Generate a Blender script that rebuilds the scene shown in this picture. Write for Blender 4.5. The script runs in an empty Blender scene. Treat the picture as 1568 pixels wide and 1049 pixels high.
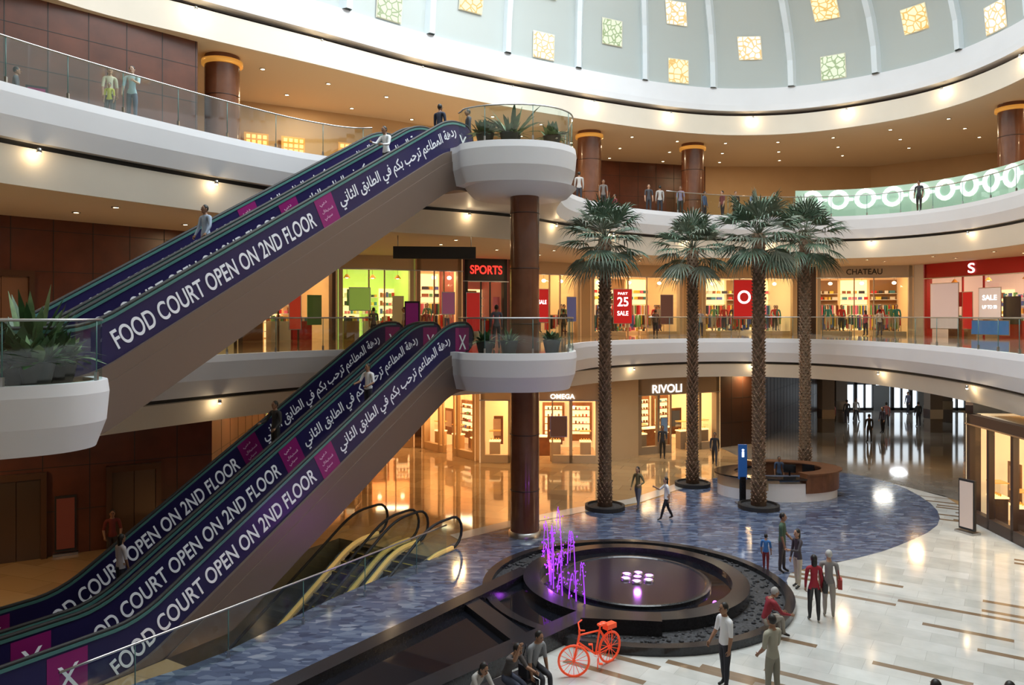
import bpy, math, random
from mathutils import Vector, Matrix
from mathutils.geometry import tessellate_polygon
random.seed(7)
R=random.random
def U(a,b): return a+(b-a)*R()
COL=bpy.context.scene.collection
try: bpy.context.scene.view_settings.view_transform='Standard'
except Exception: pass
# ---------------------------------------------------------------- materials
MATS={}
def nosample(m):
    try: m.cycles.emission_sampling='NONE'
    except Exception: pass
def mat(name,c,rough=.5,metal=0,em=None,es=0,var=0,scale=3,bump=0,coat=0):
    if name in MATS: return MATS[name]
    m=bpy.data.materials.new(name); m.use_nodes=True
    nt=m.node_tree; b=nt.nodes['Principled BSDF']
    b.inputs['Base Color'].default_value=(*c,1)
    b.inputs['Roughness'].default_value=rough
    b.inputs['Metallic'].default_value=metal
    if coat: b.inputs['Coat Weight'].default_value=coat
    if em: 
        b.inputs['Emission Color'].default_value=(*em,1); b.inputs['Emission Strength'].default_value=es; nosample(m)
    if var or bump:
        g=nt.nodes.new('ShaderNodeNewGeometry'); n=nt.nodes.new('ShaderNodeTexNoise')
        n.inputs['Scale'].default_value=scale; n.inputs['Detail'].default_value=5
        nt.links.new(g.outputs['Position'],n.inputs['Vector'])
        if var:
            r=nt.nodes.new('ShaderNodeValToRGB')
            r.color_ramp.elements[0].position=.3; r.color_ramp.elements[1].position=.7
            r.color_ramp.elements[0].color=(*[x*(1-var) for x in c],1)
            r.color_ramp.elements[1].color=(*[min(1,x*(1+var)) for x in c],1)
            nt.links.new(n.outputs['Fac'],r.inputs['Fac']); nt.links.new(r.outputs['Color'],b.inputs['Base Color'])
        if bump:
            bp=nt.nodes.new('ShaderNodeBump'); bp.inputs['Strength'].default_value=bump
            nt.links.new(n.outputs['Fac'],bp.inputs['Height']); nt.links.new(bp.outputs['Normal'],b.inputs['Normal'])
    MATS[name]=m; return m
def emit(name,c,s):
    return mat(name,c,.5,em=c,es=s)
def glassmat(name,tint=(.82,.92,.88),fac=.1):
    if name in MATS: return MATS[name]
    m=bpy.data.materials.new(name); m.use_nodes=True; nt=m.node_tree
    nt.nodes.remove(nt.nodes['Principled BSDF']); out=nt.nodes['Material Output']
    t=nt.nodes.new('ShaderNodeBsdfTransparent'); t.inputs[0].default_value=(*tint,1)
    g=nt.nodes.new('ShaderNodeBsdfGlossy'); g.inputs['Roughness'].default_value=.03
    g.inputs[0].default_value=(.9,.95,.93,1)
    mx=nt.nodes.new('ShaderNodeMixShader'); mx.inputs[0].default_value=fac
    nt.links.new(t.outputs[0],mx.inputs[1]); nt.links.new(g.outputs[0],mx.inputs[2]); nt.links.new(mx.outputs[0],out.inputs[0])
    MATS[name]=m; return m
WHITE=mat('white_plaster',(.78,.78,.81),.45,var=.02,scale=.6)
CREAM=mat('cream_plaster',(.74,.67,.57),.55,var=.03,scale=.7)
CEIL=mat('ceiling_paint',(.76,.67,.54),.7)
DARKGAP=mat('shadow_gap',(.03,.028,.028),.6)
BROWN=mat('brown_panel',(.12,.036,.018),.32,var=.25,scale=1.2)
COLBR=mat('brown_column',(.17,.062,.03),.22,var=.15,scale=2,coat=.3)
DBROWN=mat('dark_brown',(.045,.02,.013),.4)
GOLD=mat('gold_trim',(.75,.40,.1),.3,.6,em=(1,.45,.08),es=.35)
STEEL=mat('brushed_steel',(.5,.5,.5),.28,1)
BLACK=mat('black_gloss',(.012,.012,.014),.12)
BLACKM=mat('black_matte',(.02,.02,.022),.6)
NAVY=mat('navy_film',(.022,.017,.085),.3)
PINK=mat('magenta_film',(.28,.015,.16),.35)
TXT=mat('white_text',(.8,.82,.88),.5,em=(.8,.82,.9),es=.1)
TEAL=mat('teal_rail',(.09,.22,.21),.25)
CLAD=mat('escalator_cladding',(.21,.155,.125),.36,.4)
GLASS=glassmat('rail_glass',(.80,.9,.87),.09)
SGLASS=glassmat('shop_glass',(.97,.97,.95),.05)
SKIN=[mat('skin_a',(.50,.29,.19),.55),mat('skin_b',(.30,.155,.09),.55),mat('skin_c',(.58,.38,.28),.55)]
HAIR=mat('hair_black',(.012,.01,.009),.5); GREYH=mat('hair_grey',(.4,.39,.38),.6)
LAMPE=emit('lamp_glow',(1,.82,.52),16)
def cm(c,r=.75):
    return mat('cloth_%02x%02x%02x'%tuple(int(x*255) for x in c),c,r)
def ramp2(nt,fac,cols):
    r=nt.nodes.new('ShaderNodeValToRGB'); el=r.color_ramp.elements
    while len(el)<len(cols): el.new(.5)
    for e,(p,c) in zip(el,cols): e.position=p; e.color=(*c,1)
    nt.links.new(fac,r.inputs['Fac']); return r
def brick(nt,vec,w,h,c1,c2,mo,ms,off=.5):
    br=nt.nodes.new('ShaderNodeTexBrick'); br.inputs['Scale'].default_value=1; br.inputs['Brick Width'].default_value=w; br.inputs['Row Height'].default_value=h
    br.inputs['Color1'].default_value=(*c1,1); br.inputs['Color2'].default_value=(*c2,1); br.inputs['Mortar'].default_value=(*mo,1); br.inputs['Mortar Size'].default_value=ms; br.offset=off
    nt.links.new(vec,br.inputs['Vector']); return br
def floor_tan():
    m=bpy.data.materials.new('tan_polished_stone'); m.use_nodes=True; nt=m.node_tree; b=nt.nodes['Principled BSDF']
    g=nt.nodes.new('ShaderNodeNewGeometry'); mp=nt.nodes.new('ShaderNodeMapping'); mp.inputs['Rotation'].default_value=(0,0,.35)
    nt.links.new(g.outputs['Position'],mp.inputs[0])
    br=brick(nt,mp.outputs[0],1.8,.9,(.46,.31,.155),(.35,.22,.105),(.22,.14,.07),.006)
    nt.links.new(br.outputs['Color'],b.inputs['Base Color'])
    b.inputs['Roughness'].default_value=.06; b.inputs['Specular IOR Level'].default_value=.9; return m
def floor_white():
    m=bpy.data.materials.new('white_marble_striped'); m.use_nodes=True; nt=m.node_tree; b=nt.nodes['Principled BSDF']
    g=nt.nodes.new('ShaderNodeNewGeometry'); mp=nt.nodes.new('ShaderNodeMapping'); mp.inputs['Rotation'].default_value=(0,0,math.radians(33))
    nt.links.new(g.outputs['Position'],mp.inputs[0])
    slab=brick(nt,mp.outputs[0],1.1,.6,(.56,.565,.54),(.70,.71,.69),(.45,.45,.43),.004)
    br=brick(nt,mp.outputs[0],1.9,.2,(0,0,0),(1,1,1),(.5,.5,.5),0.001,.37)
    mask=ramp2(nt,br.outputs['Color'],[(0,(1,1,1)),(.068,(1,1,1)),(.072,(0,0,0)),(1,(0,0,0))])
    m0=nt.nodes.new('ShaderNodeMixRGB'); m0.inputs[2].default_value=(.24,.165,.105,1)
    nt.links.new(mask.outputs[0],m0.inputs[0]); nt.links.new(slab.outputs['Color'],m0.inputs[1])
    n=nt.nodes.new('ShaderNodeTexNoise'); n.inputs['Scale'].default_value=1.6; n.inputs['Detail'].default_value=8
    nt.links.new(g.outputs['Position'],n.inputs['Vector'])
    r2=ramp2(nt,n.outputs['Fac'],[(.3,(.82,.82,.82)),(.7,(1,1,1))])
    mx=nt.nodes.new('ShaderNodeMixRGB'); mx.blend_type='MULTIPLY'; mx.inputs[0].default_value=1
    nt.links.new(m0.outputs[0],mx.inputs[1]); nt.links.new(r2.outputs[0],mx.inputs[2]); nt.links.new(mx.outputs[0],b.inputs['Base Color'])
    b.inputs['Roughness'].default_value=.1; b.inputs['Specular IOR Level'].default_value=.7; return m
def floor_blue():
    m=bpy.data.materials.new('blue_mosaic_stone'); m.use_nodes=True; nt=m.node_tree; b=nt.nodes['Principled BSDF']
    g=nt.nodes.new('ShaderNodeNewGeometry'); v=nt.nodes.new('ShaderNodeTexVoronoi'); v.inputs['Scale'].default_value=5.5
    mp=nt.nodes.new('ShaderNodeMapping'); mp.inputs['Rotation'].default_value=(0,0,.9); mp.inputs['Scale'].default_value=(.6,1.3,1)
    nt.links.new(g.outputs['Position'],mp.inputs[0]); nt.links.new(mp.outputs[0],v.inputs['Vector'])
    r=ramp2(nt,v.outputs['Color'],[(0,(.035,.05,.10)),(.5,(.085,.115,.20)),(.8,(.16,.20,.29)),(1,(.30,.33,.40))])
    nt.links.new(r.outputs[0],b.inputs['Base Color']); b.inputs['Roughness'].default_value=.11; b.inputs['Specular IOR Level'].default_value=.7; return m
def perf_mat(name,ca,cb,s):
    m=bpy.data.materials.new(name); m.use_nodes=True; nt=m.node_tree; b=nt.nodes['Principled BSDF']
    g=nt.nodes.new('ShaderNodeNewGeometry'); v=nt.nodes.new('ShaderNodeTexVoronoi'); v.feature='DISTANCE_TO_EDGE'; v.inputs['Scale'].default_value=3.0
    nt.links.new(g.outputs['Position'],v.inputs['Vector'])
    r=ramp2(nt,v.outputs['Distance'],[(.05,cb),(.10,ca)])
    nt.links.new(r.outputs[0],b.inputs['Emission Color']); b.inputs['Base Color'].default_value=(.1,.1,.08,1); b.inputs['Emission Strength'].default_value=s; nosample(m); return m
# ---------------------------------------------------------------- mesh builder
class MB:
    def __init__(s): s.v=[];s.f=[];s.m=[];s.s=[];s.mats=[]
    def mi(s,m):
        if m not in s.mats: s.mats.append(m)
        return s.mats.index(m)
    def add(s,vs,fs,m,smooth=False,M=None):
        o=len(s.v); 
        for p in vs:
            p=Vector(p); s.v.append(M@p if M else p)
        k=s.mi(m)
        for f in fs: s.f.append([i+o for i in f]); s.m.append(k); s.s.append(smooth)
    def box(s,c,d,m,rz=0,M=None):
        x,y,z=d[0]/2,d[1]/2,d[2]/2
        T=Matrix.Translation(c)@Matrix.Rotation(rz,4,'Z')
        if M: T=M@T
        s.add([(-x,-y,-z),(x,-y,-z),(x,y,-z),(-x,y,-z),(-x,-y,z),(x,-y,z),(x,y,z),(-x,y,z)],
          [(0,3,2,1),(4,5,6,7),(0,1,5,4),(1,2,6,5),(2,3,7,6),(3,0,4,7)],m,False,T)
    def tube(s,pts,r,m,seg=8,caps=True,M=None,smooth=True):
        pts=[Vector(p) for p in pts]; n=len(pts)
        rs=r if isinstance(r,(list,tuple)) else [r]*n
        vs=[];fs=[]
        t=(pts[1]-pts[0]).normalized(); a=Vector((0,0,1)) if abs(t.z)<.9 else Vector((1,0,0))
        u=t.cross(a).normalized()
        for i,p in enumerate(pts):
            t=(pts[min(i+1,n-1)]-pts[max(i-1,0)]).normalized()
            u=(u-t*u.dot(t)).normalized(); w=t.cross(u)
            for k in range(seg):
                an=2*math.pi*k/seg; vs.append(p+(u*math.cos(an)+w*math.sin(an))*rs[i])
        for i in range(n-1):
            for k in range(seg):
                k2=(k+1)%seg; fs.append((i*seg+k,i*seg+k2,(i+1)*seg+k2,(i+1)*seg+k))
        if caps: fs.append(tuple(range(seg))[::-1]); fs.append(tuple(range((n-1)*seg,n*seg)))
        s.add(vs,fs,m,smooth,M)
    def lathe(s,c,prof,m,seg=32,smooth=True,sx=1,sy=1,M=None):
        vs=[];fs=[];n=len(prof)
        for r,z in prof:
            for k in range(seg):
                an=2*math.pi*k/seg; vs.append((c[0]+r*sx*math.cos(an),c[1]+r*sy*math.sin(an),c[2]+z))
        for i in range(n-1):
            for k in range(seg):
                k2=(k+1)%seg; fs.append((i*seg+k,i*seg+k2,(i+1)*seg+k2,(i+1)*seg+k))
        s.add(vs,fs,m,smooth,M)
    def ell(s,c,r,m,M=None,a=12,b=8):
        vs=[];fs=[]
        for i in range(b+1):
            th=math.pi*i/b
            for k in range(a):
                an=2*math.pi*k/a; vs.append((c[0]+r[0]*math.sin(th)*math.cos(an),c[1]+r[1]*math.sin(th)*math.sin(an),c[2]-r[2]*math.cos(th)))
        for i in range(b):
            for k in range(a):
                k2=(k+1)%a; fs.append((i*a+k,i*a+k2,(i+1)*a+k2,(i+1)*a+k))
        s.add(vs,fs,m,True,M)
    def build(s,name,parent=None,M=None,recenter=True):
        me=bpy.data.meshes.new(name)
        vs=s.v
        loc=Vector((0,0,0))
        if recenter and vs and parent is None:
            xs=[p.x for p in vs];ys=[p.y for p in vs];zs=[p.z for p in vs]
            loc=Vector(((min(xs)+max(xs))/2,(min(ys)+max(ys))/2,min(zs)))
        me.from_pydata([tuple(p-loc) for p in vs],[],s.f)
        for m in s.mats: me.materials.append(m)
        me.polygons.foreach_set('material_index',s.m); me.polygons.foreach_set('use_smooth',s.s)
        me.update()
        ob=bpy.data.objects.new(name,me); COL.objects.link(ob); ob.location=loc
        if parent: ob.parent=parent; ob.matrix_parent_inverse=parent.matrix_basis.inverted()
        return ob
def text(body,M,width,height,m,name,parent=None):
    cu=bpy.data.curves.new(name,'FONT'); cu.body=body; cu.align_x='LEFT'; cu.extrude=.004; cu.size=1; cu.offset=.012
    o=bpy.data.objects.new(name,cu); COL.objects.link(o)
    dg=bpy.context.evaluated_depsgraph_get(); me=bpy.data.meshes.new_from_object(o.evaluated_get(dg)); bpy.data.objects.remove(o)
    if len(me.vertices)==0: return None
    xs=[v.co.x for v in me.vertices]; ys=[v.co.y for v in me.vertices]
    x0,x1,y0,y1=min(xs),max(xs),min(ys),max(ys)
    for v in me.vertices:
        p=Vector(((v.co.x-x0)/(x1-x0)*width,(v.co.y-y0)/(y1-y0)*height,v.co.z)); v.co=M@p
    me.materials.clear(); me.materials.append(m)
    o=bpy.data.objects.new(name,me); COL.objects.link(o)
    if parent: o.parent=parent; o.matrix_parent_inverse=parent.matrix_basis.inverted()
    return o
def frame(o,x,y,z):
    M=Matrix.Identity(4)
    for i,a in enumerate((x,y,z)):
        for j in range(3): M[j][i]=a[j]
    for j in range(3): M[j][3]=o[j]
    return M
def area(name,loc,size,power,col=(1,1,1),rot=(0,0,0),sy=None):
    l=bpy.data.lights.new(name,'AREA'); l.energy=power; l.color=col; l.size=size
    if sy: l.shape='RECTANGLE'; l.size_y=sy
    o=bpy.data.objects.new(name,l); o.location=loc; o.rotation_euler=rot; COL.objects.link(o); return o
def point(name,loc,power,col=(1,1,1),r=.05):
    l=bpy.data.lights.new(name,'POINT'); l.energy=power; l.color=col; l.shadow_soft_size=r
    o=bpy.data.objects.new(name,l); o.location=loc; COL.objects.link(o); return o
# ---------------------------------------------------------------- plan curves
def catmull(P,n=7):
    out=[];N_=len(P)
    for i in range(N_):
        p0,p1,p2,p3=[Vector((*P[(i+k-1)%N_],0)) for k in range(4)]
        for j in range(n):
            t=j/n
            out.append(.5*((2*p1)+(p2-p0)*t+(2*p0-5*p1+4*p2-p3)*t*t+(3*p1-p0-3*p2+p3)*t**3))
    return out
def offs(C,o):
    n=len(C);r=[]
    for i in range(n):
        t=(C[(i+1)%n]-C[i-1]); t.normalize(); r.append(C[i]+Vector((-t.y,t.x,0))*o)
    return r
L0,L1,L2,L3=0,6.3,13.2,18.4
DR1=2.05; DR2=2.3
C1=catmull([(-14,4),(-14.6,8.5),(-13,12.2),(-11,12.6),(-9.2,13),(-7.9,14.1),(-8.2,15.5),(-11.2,17.3),(-12.2,18.8),(-10.8,21.6),(-8.7,25),(-6.9,27.2),(-5.1,28),(-2.2,26.3),(-1.6,25.4),(-.6,24.9),(.7,24.9),(1.7,25.5),(2.2,26.7),(2.3,29.5),(2.8,34),(5,38.3),(9,41.3),(13,41.9),(16,40),(17.3,36),(17.2,30),(16,24),(14.5,18),(12,10),(8,4),(2,.8),(-5,.5),(-10,1.4)])
C1b=catmull([(-14,4),(-14.9,8.5),(-14.9,12.5),(-13.8,16),(-12.2,18.9),(-10.8,21.6),(-8.7,25),(-6.9,27.6),(-4.8,29.8),(-2,32),(1,34),(3,36),(5.2,38.6),(9,41.3),(13,41.9),(16,40),(17.3,36),(17.2,30),(16,24),(14.5,18),(12,10),(8,4),(2,.8),(-5,.5),(-10,1.4)])
C2=catmull([(-15,4),(-15.2,9),(-14.2,14),(-12.5,18.3),(-10.8,21.6),(-8.7,25),(-6.9,27.2),(-5.1,28),(-2.2,26.3),(-1.6,25.4),(-.6,24.9),(.7,24.9),(1.7,25.5),(2.2,26.7),(2.1,29.5),(2.1,33),(3,36.5),(5.4,39.9),(9.9,42.9),(15.5,44.4),(20,43.6),(22.5,40.5),(23,36),(22,31),(20,23),(16,12),(9,4),(2,.8),(-6,.5),(-12,1.4)])
C2b=catmull([(-15,4),(-15.2,9),(-14.2,14),(-12.5,18.3),(-10.8,21.6),(-8.7,25),(-6.9,27.6),(-4.8,29.8),(-2,31.5),(.6,33.5),(2.8,36.4),(5.4,39.9),(9.9,42.9),(15.5,44.4),(20,43.6),(22.5,40.5),(23,36),(22,31),(20,23),(16,12),(9,4),(2,.8),(-6,.5),(-12,1.4)])
C3=catmull([(-17.5,16),(-18,21),(-15.5,26.7),(-12.2,30),(-8.6,33.2),(-3.2,38),(4,42.7),(9.8,45.6),(14,46.4),(18,45.4),(21.8,42),(23.3,37.5),(22.9,32),(21,24),(17,15),(10,8),(0,5),(-10,7)])
OUT=[Vector(p+(0,)) for p in [(-32,-7),(46,-7),(46,72),(-32,72)]]
def plate(name,polys,z,m,up=True):
    fs=tessellate_polygon(polys); vs=[p for q in polys for p in q]
    mb=MB(); ff=[]
    for f in fs:
        a,b,c=[vs[i] for i in f]; cr=(b-a).cross(c-a).z
        ff.append(f if (cr>0)==up else (f[0],f[2],f[1]))
    mb.add([(p.x,p.y,z) for p in vs],ff,m); return mb.build(name)
def sweep(mb,C,prof,m,smooth=True):
    rings=[[(p.x,p.y,z) for p in offs(C,o)] for o,z in prof]; n=len(C)
    for a,b in zip(rings[:-1],rings[1:]):
        mb.add(a+b,[(i,(i+1)%n,n+(i+1)%n,n+i) for i in range(n)],m,smooth)
TAN=floor_tan(); WM=floor_white(); BL=floor_blue()
# escalator frame
O=Vector((-8.5,16,0)); D=Vector((.53,.848,0)).normalized(); N=Vector((-D.y,D.x,0))
def EP(s,w,z): return O+D*s+N*w+Vector((0,0,z))
pit=[EP(1.4,-1.15,0),EP(10.2,-1.15,0),EP(10.2,3.3,0),EP(1.4,3.3,0)]
plate('floor',[OUT,pit],0,TAN)
plate('floor_upper_gallery',[OUT,offs(C1,.2)],L1,TAN)
plate('floor_top_gallery',[OUT,offs(C2,.2)],L2,TAN)
for nm,C,Cb,L,dr in (('trim_balcony_fascia_lower',C1,C1b,L1,DR1),('trim_balcony_fascia_upper',C2,C2b,L2,DR2)):
    mb=MB()
    sweep(mb,C,[(.22,0),(.22,.07),(0,.07),(-.03,-.15),(.02,-.7),(.2,-1.2)],WHITE)
    sweep(mb,Cb,[(.45,-1.19),(.45,-1.33)],DARKGAP)
    sweep(mb,Cb,[(.45,-1.33),(.33,-1.35),(.55,-dr)],CREAM)
    mb.v=[p+Vector((0,0,L)) for p in mb.v]
    mb.build(nm)
    plate('ceiling_slab_soffit',[OUT,offs(C,.2)],L-1.2,WHITE,False)
    plate('ceiling_%s'%('ground' if L<7 else 'gallery'),[OUT,offs(Cb,.55)],L-dr,CEIL,False)
# top ceiling + ring
plate('ceiling_top_gallery',[OUT,offs(C3,.1)],L3,CEIL,False)
mb=MB()
sweep(mb,C3,[(.1,18.4),(-.05,18.42),(.1,19.6)],CREAM)
sweep(mb,C3,[(.1,19.6),(.5,19.62),(.5,19.8)],DBROWN)
sweep(mb,C3,[(.5,19.8),(-.1,19.85),(-.05,20.2),(.25,21.3),(.5,21.35)],WHITE)
mb.build('trim_dome_ring')
# dome
cen=Vector((3.5,25.5,0)); DOME=mat('dome_paint',(.50,.55,.54),.6); RIB=mat('dome_rib_white',(.76,.84,.9),.5)
base=offs(C3,.4)
def resample(C,n):
    d=[0]
    for i in range(len(C)): d.append(d[-1]+(C[(i+1)%len(C)]-C[i]).length)
    out=[];j=0
    for k in range(n):
        t=d[-1]*k/n
        while d[j+1]<t: j+=1
        u=(t-d[j])/(d[j+1]-d[j]); out.append(C[j].lerp(C[(j+1)%len(C)],u))
    return out
NR=28; base=resample(base,NR*4)
def dome_pt(b,t,inn=0):
    k=math.cos(t); h=10.5*math.sin(t)
    p=cen+(b-cen)*k; p=Vector((p.x,p.y,21.3+h))
    if inn: p+= (Vector((cen.x,cen.y,21.3))-p).normalized()*inn
    return p
mb=MB(); TS=[math.radians(x) for x in range(0,81,8)]; nb=len(base)
vs=[dome_pt(b,t) for t in TS for b in base]
mb.add(vs,[(j*nb+i,j*nb+(i+1)%nb,(j+1)*nb+(i+1)%nb,(j+1)*nb+i) for j in range(len(TS)-1) for i in range(nb)],DOME,True)
TOPGLOW=emit('dome_top_glow',(.9,.95,1),3)  # unseen glowing cap added to close the dome top
mb.add([dome_pt(b,TS[-1]) for b in base],[tuple(range(nb))],TOPGLOW)
mb.build('ceiling_dome')
mb=MB()
for k in range(NR):
    b=base[k*4]; tn=(base[(k*4+1)%nb]-base[k*4-1]).normalized()*.27
    A=[]
    for t in TS:
        A+= [dome_pt(b,t,-.02)-tn,dome_pt(b,t,.4)-tn*.55,dome_pt(b,t,.4)+tn*.55,dome_pt(b,t,-.02)+tn]
    fs=[]
    for j in range(len(TS)-1):
        for q in range(3): fs.append((j*4+q,j*4+q+1,j*4+q+5,j*4+q+4))
    mb.add(A,fs,RIB)
mb.build('trim_dome_ribs')
PW=[perf_mat('dome_window_warm',(1,.86,.5),(.70,.42,.1),1.2),perf_mat('dome_window_green',(.80,.88,.66),(.30,.42,.2),1.0),perf_mat('dome_window_cream',(1,.94,.78),(.8,.5,.2),1.2)]
mb=MB(); WF=mat('window_frame_cream',(.75,.72,.6),.5)
for k in range(NR):
    b=base[(k*4+2)%nb]; tn=(base[(k*4+3)%nb]-base[k*4+1]).normalized()
    for row,t in enumerate((math.radians(4.5 if k%2 else 12.5),math.radians(21))):
        if row==1 and k%2==0: continue
        p=dome_pt(b,t,.12); up=(dome_pt(b,t+.02,.12)-dome_pt(b,t-.02,.12)).normalized()
        h=.7; ii=(Vector((cen.x,cen.y,18))-p).normalized()*.05
        q=[p-tn*h-up*h,p+tn*h-up*h,p+tn*h+up*h,p-tn*h+up*h]
        mb.add(q,[(0,1,2,3)],WF); s2=.93
        mb.add([p+(x-p)*s2+ii for x in q],[(0,1,2,3)],PW[(k*5+row*2)%3])
mb.build('window_dome_lights')
def lamps(C,z,off,step,ymin,power,nm):
    pts=resample(C,int(step)); n=len(pts); mb=MB()
    for i in range(n):
        p=pts[i]; t=(pts[(i+1)%n]-pts[i-1]).normalized(); nn=Vector((-t.y,t.x,0))
        q=p+nn*off
        if p.y<ymin: continue
        mb.lathe((q.x,q.y,z),[(0,.06),(.05,.05),(.07,-.05),(.03,-.06)],STEEL,10)
        mb.ell((q.x,q.y,z-.07),(.045,.045,.03),LAMPE,a=8,b=5)
        if abs(q.x/q.y)<.72: point(nm+'_bulb',(q.x,q.y,z-.15),power,(1,.74,.42),.05)
    mb.build(nm)
lamps(C3,19.45,-.22,24,24,26,'ring_wall_washer')
lamps(C2b,L2-1.4,.12,24,16,10,'fascia_wall_washer')
lamps(C1b,L1-1.4,.12,16,20,9,'fascia_wall_washer')
# ---------------------------------------------------------------- glass rails
def runs(C,o,keep):
    P=offs(C,o); n=len(P); st=[i for i in range(n) if not keep(C[i])]
    if not st: return [P+[P[0]]]
    s0=st[0]; out=[];cur=[]
    for k in range(n+1):
        i=(s0+k)%n
        if keep(C[i]): cur.append(P[i])
        else:
            if len(cur)>1: out.append(cur)
            cur=[]
    if len(cur)>1: out.append(cur)
    return out
def in_land(p,top,bot):
    v=p-O; s=v.dot(D); w=v.dot(N)
    if -0.25<w<3.4 and ((top and s>11) or (bot and s<2 and s>-1.5)): return True
    return False
def railing(P,z,h,nm):
    mb=MB(); n=len(P)
    mb.add([(p.x,p.y,z) for p in P]+[(p.x,p.y,z+h) for p in P],[(i,i+1,n+i+1,n+i) for i in range(n-1)],GLASS)
    mb.tube([(p.x,p.y,z+h) for p in P],.026,STEEL,8)
    d=0
    for i in range(n-1):
        d+=(P[i+1]-P[i]).length
        if d>1.5:
            d=0; p=P[i]; mb.tube([(p.x,p.y,z),(p.x,p.y,z+h)],.012,TEAL,5)
            mb.box((p.x,p.y,z+.08),(.06,.06,.16),STEEL)
    return mb.build(nm)
for r in runs(C2,.1,lambda p:p.y>9 and not in_land(p,True,False)): railing(r,L2+.07,1.15,'glass_railing')
for r in runs(C1,.1,lambda p:p.y>9 and not in_land(p,True,True)): railing(r,L1+.07,1.15,'glass_railing')
# ---------------------------------------------------------------- columns
def column(x,y,z0,z1,r,cap=True,nm='column'):
    mb=MB(); H=z1-z0
    mb.lathe((x,y,z0),[(r,0),(r,H)],COLBR,32)
    z=1.6
    mb.lathe((x,y,z0),[(r+.06,0),(r+.06,.18),(r,.2)],STEEL if z0<1 else DBROWN,32)
    while z<H-.6: mb.lathe((x,y,z0+z),[(r,0),(r+.012,0),(r+.012,.03),(r,.03)],DBROWN,32); z+=1.9
    if cap: mb.lathe((x,y,z1-.4),[(r,0),(r+.12,.02),(r+.12,.2),(r+.03,.22)],GOLD,32); 
    mb.build(nm)
column(.44,26.7,0,L2-1.2,.5,False)
mb=MB(); mb.lathe((.3,27,L2-1.2),[(1.95,0),(1.65,-.3),(.01,-.32)],WHITE,48); mb.build('trim_bowl_collar')
for x,y in ((-12.1,32.3),(4.55,45.5),(11.4,48.8),(25.6,39.5)): column(x,y,L2,L3,.7)
# ---------------------------------------------------------------- walls
def wall(nm,p0,p1,z0,z1,m,seam=1.3,t=.25,hs=None):
    a=Vector((*p0,0));b=Vector((*p1,0)); u=(b-a).normalized(); L=(b-a).length
    M=frame((a.x,a.y,z0),u,Vector((-u.y,u.x,0)),Vector((0,0,1))); mb=MB()
    mb.box((L/2,t/2,(z1-z0)/2),(L,t,z1-z0),m,M=M)
    if seam:
        x=seam
        while x<L: mb.box((x,-.003,(z1-z0)/2),(.025,.012,z1-z0),DARKGAP,M=M); x+=seam
        z=hs or 1.4
        while z<z1-z0: mb.box((L/2,-.003,z),(L,.012,.02),DARKGAP,M=M); z+=hs or 1.4
    return mb.build(nm),M
wall('wall_left_top',(-30,12),(-19.5,22.8),L2,L3,BROWN)
wall('wall_left_top',(-19.5,22.8),(-12.4,30.5),L2,L3,BROWN)
BEIGE=mat('beige_wall',(.60,.42,.24),.6,var=.05,scale=.5)
for a,b,m in (((-12.4,30.5),(-17,35),BROWN),((-17,37),(-7,42.5),BEIGE),((-7,42.5),(1,48),BEIGE),((1,48),(3.5,53),BROWN),((3.5,53),(14,56),BROWN),((14,56),(26,56),BEIGE),((26,56),(36,48),BEIGE),((36,48),(36,20),BEIGE)):
    wall('wall_back_top',a,b,L2,L3,m,None if m is BEIGE else 1.4)
wall('wall_left_gallery',(-30,16),(-19,22.5),L1,L2-DR2,BROWN)
wall('wall_left_gallery',(-19,22.5),(-12.6,30.5),L1,L2-DR2,BROWN)
wall('wall_left_gallery',(-12.6,30.5),(-14.5,38),L1,L2-DR2,BROWN)
wall('wall_left_ground',(-28,20.5),(-17,23),0,L1-DR1,BROWN)
wall('wall_left_ground',(-17,23),(-10.4,26.8),0,L1-DR1,BROWN)
wall('wall_left_ground',(-10.4,26.8),(-11.5,36),0,L1-DR1,DBROWN)
wall('wall_left_ground',(-14,48.5),(-1.6,48.5),0,L1-DR1,DBROWN,None)
wall('wall_near',(30,-6.5),(-31,-6.5),0,L3,CREAM,None)
wall('wall_west',(-31.5,-6.5),(-31.5,71),0,L3,CREAM,None)
wall('wall_east',(45,71),(45,-6),0,L3,CREAM,None)
wall('wall_north',(-31,71),(45,71),0,L3,CREAM,None)
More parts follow.
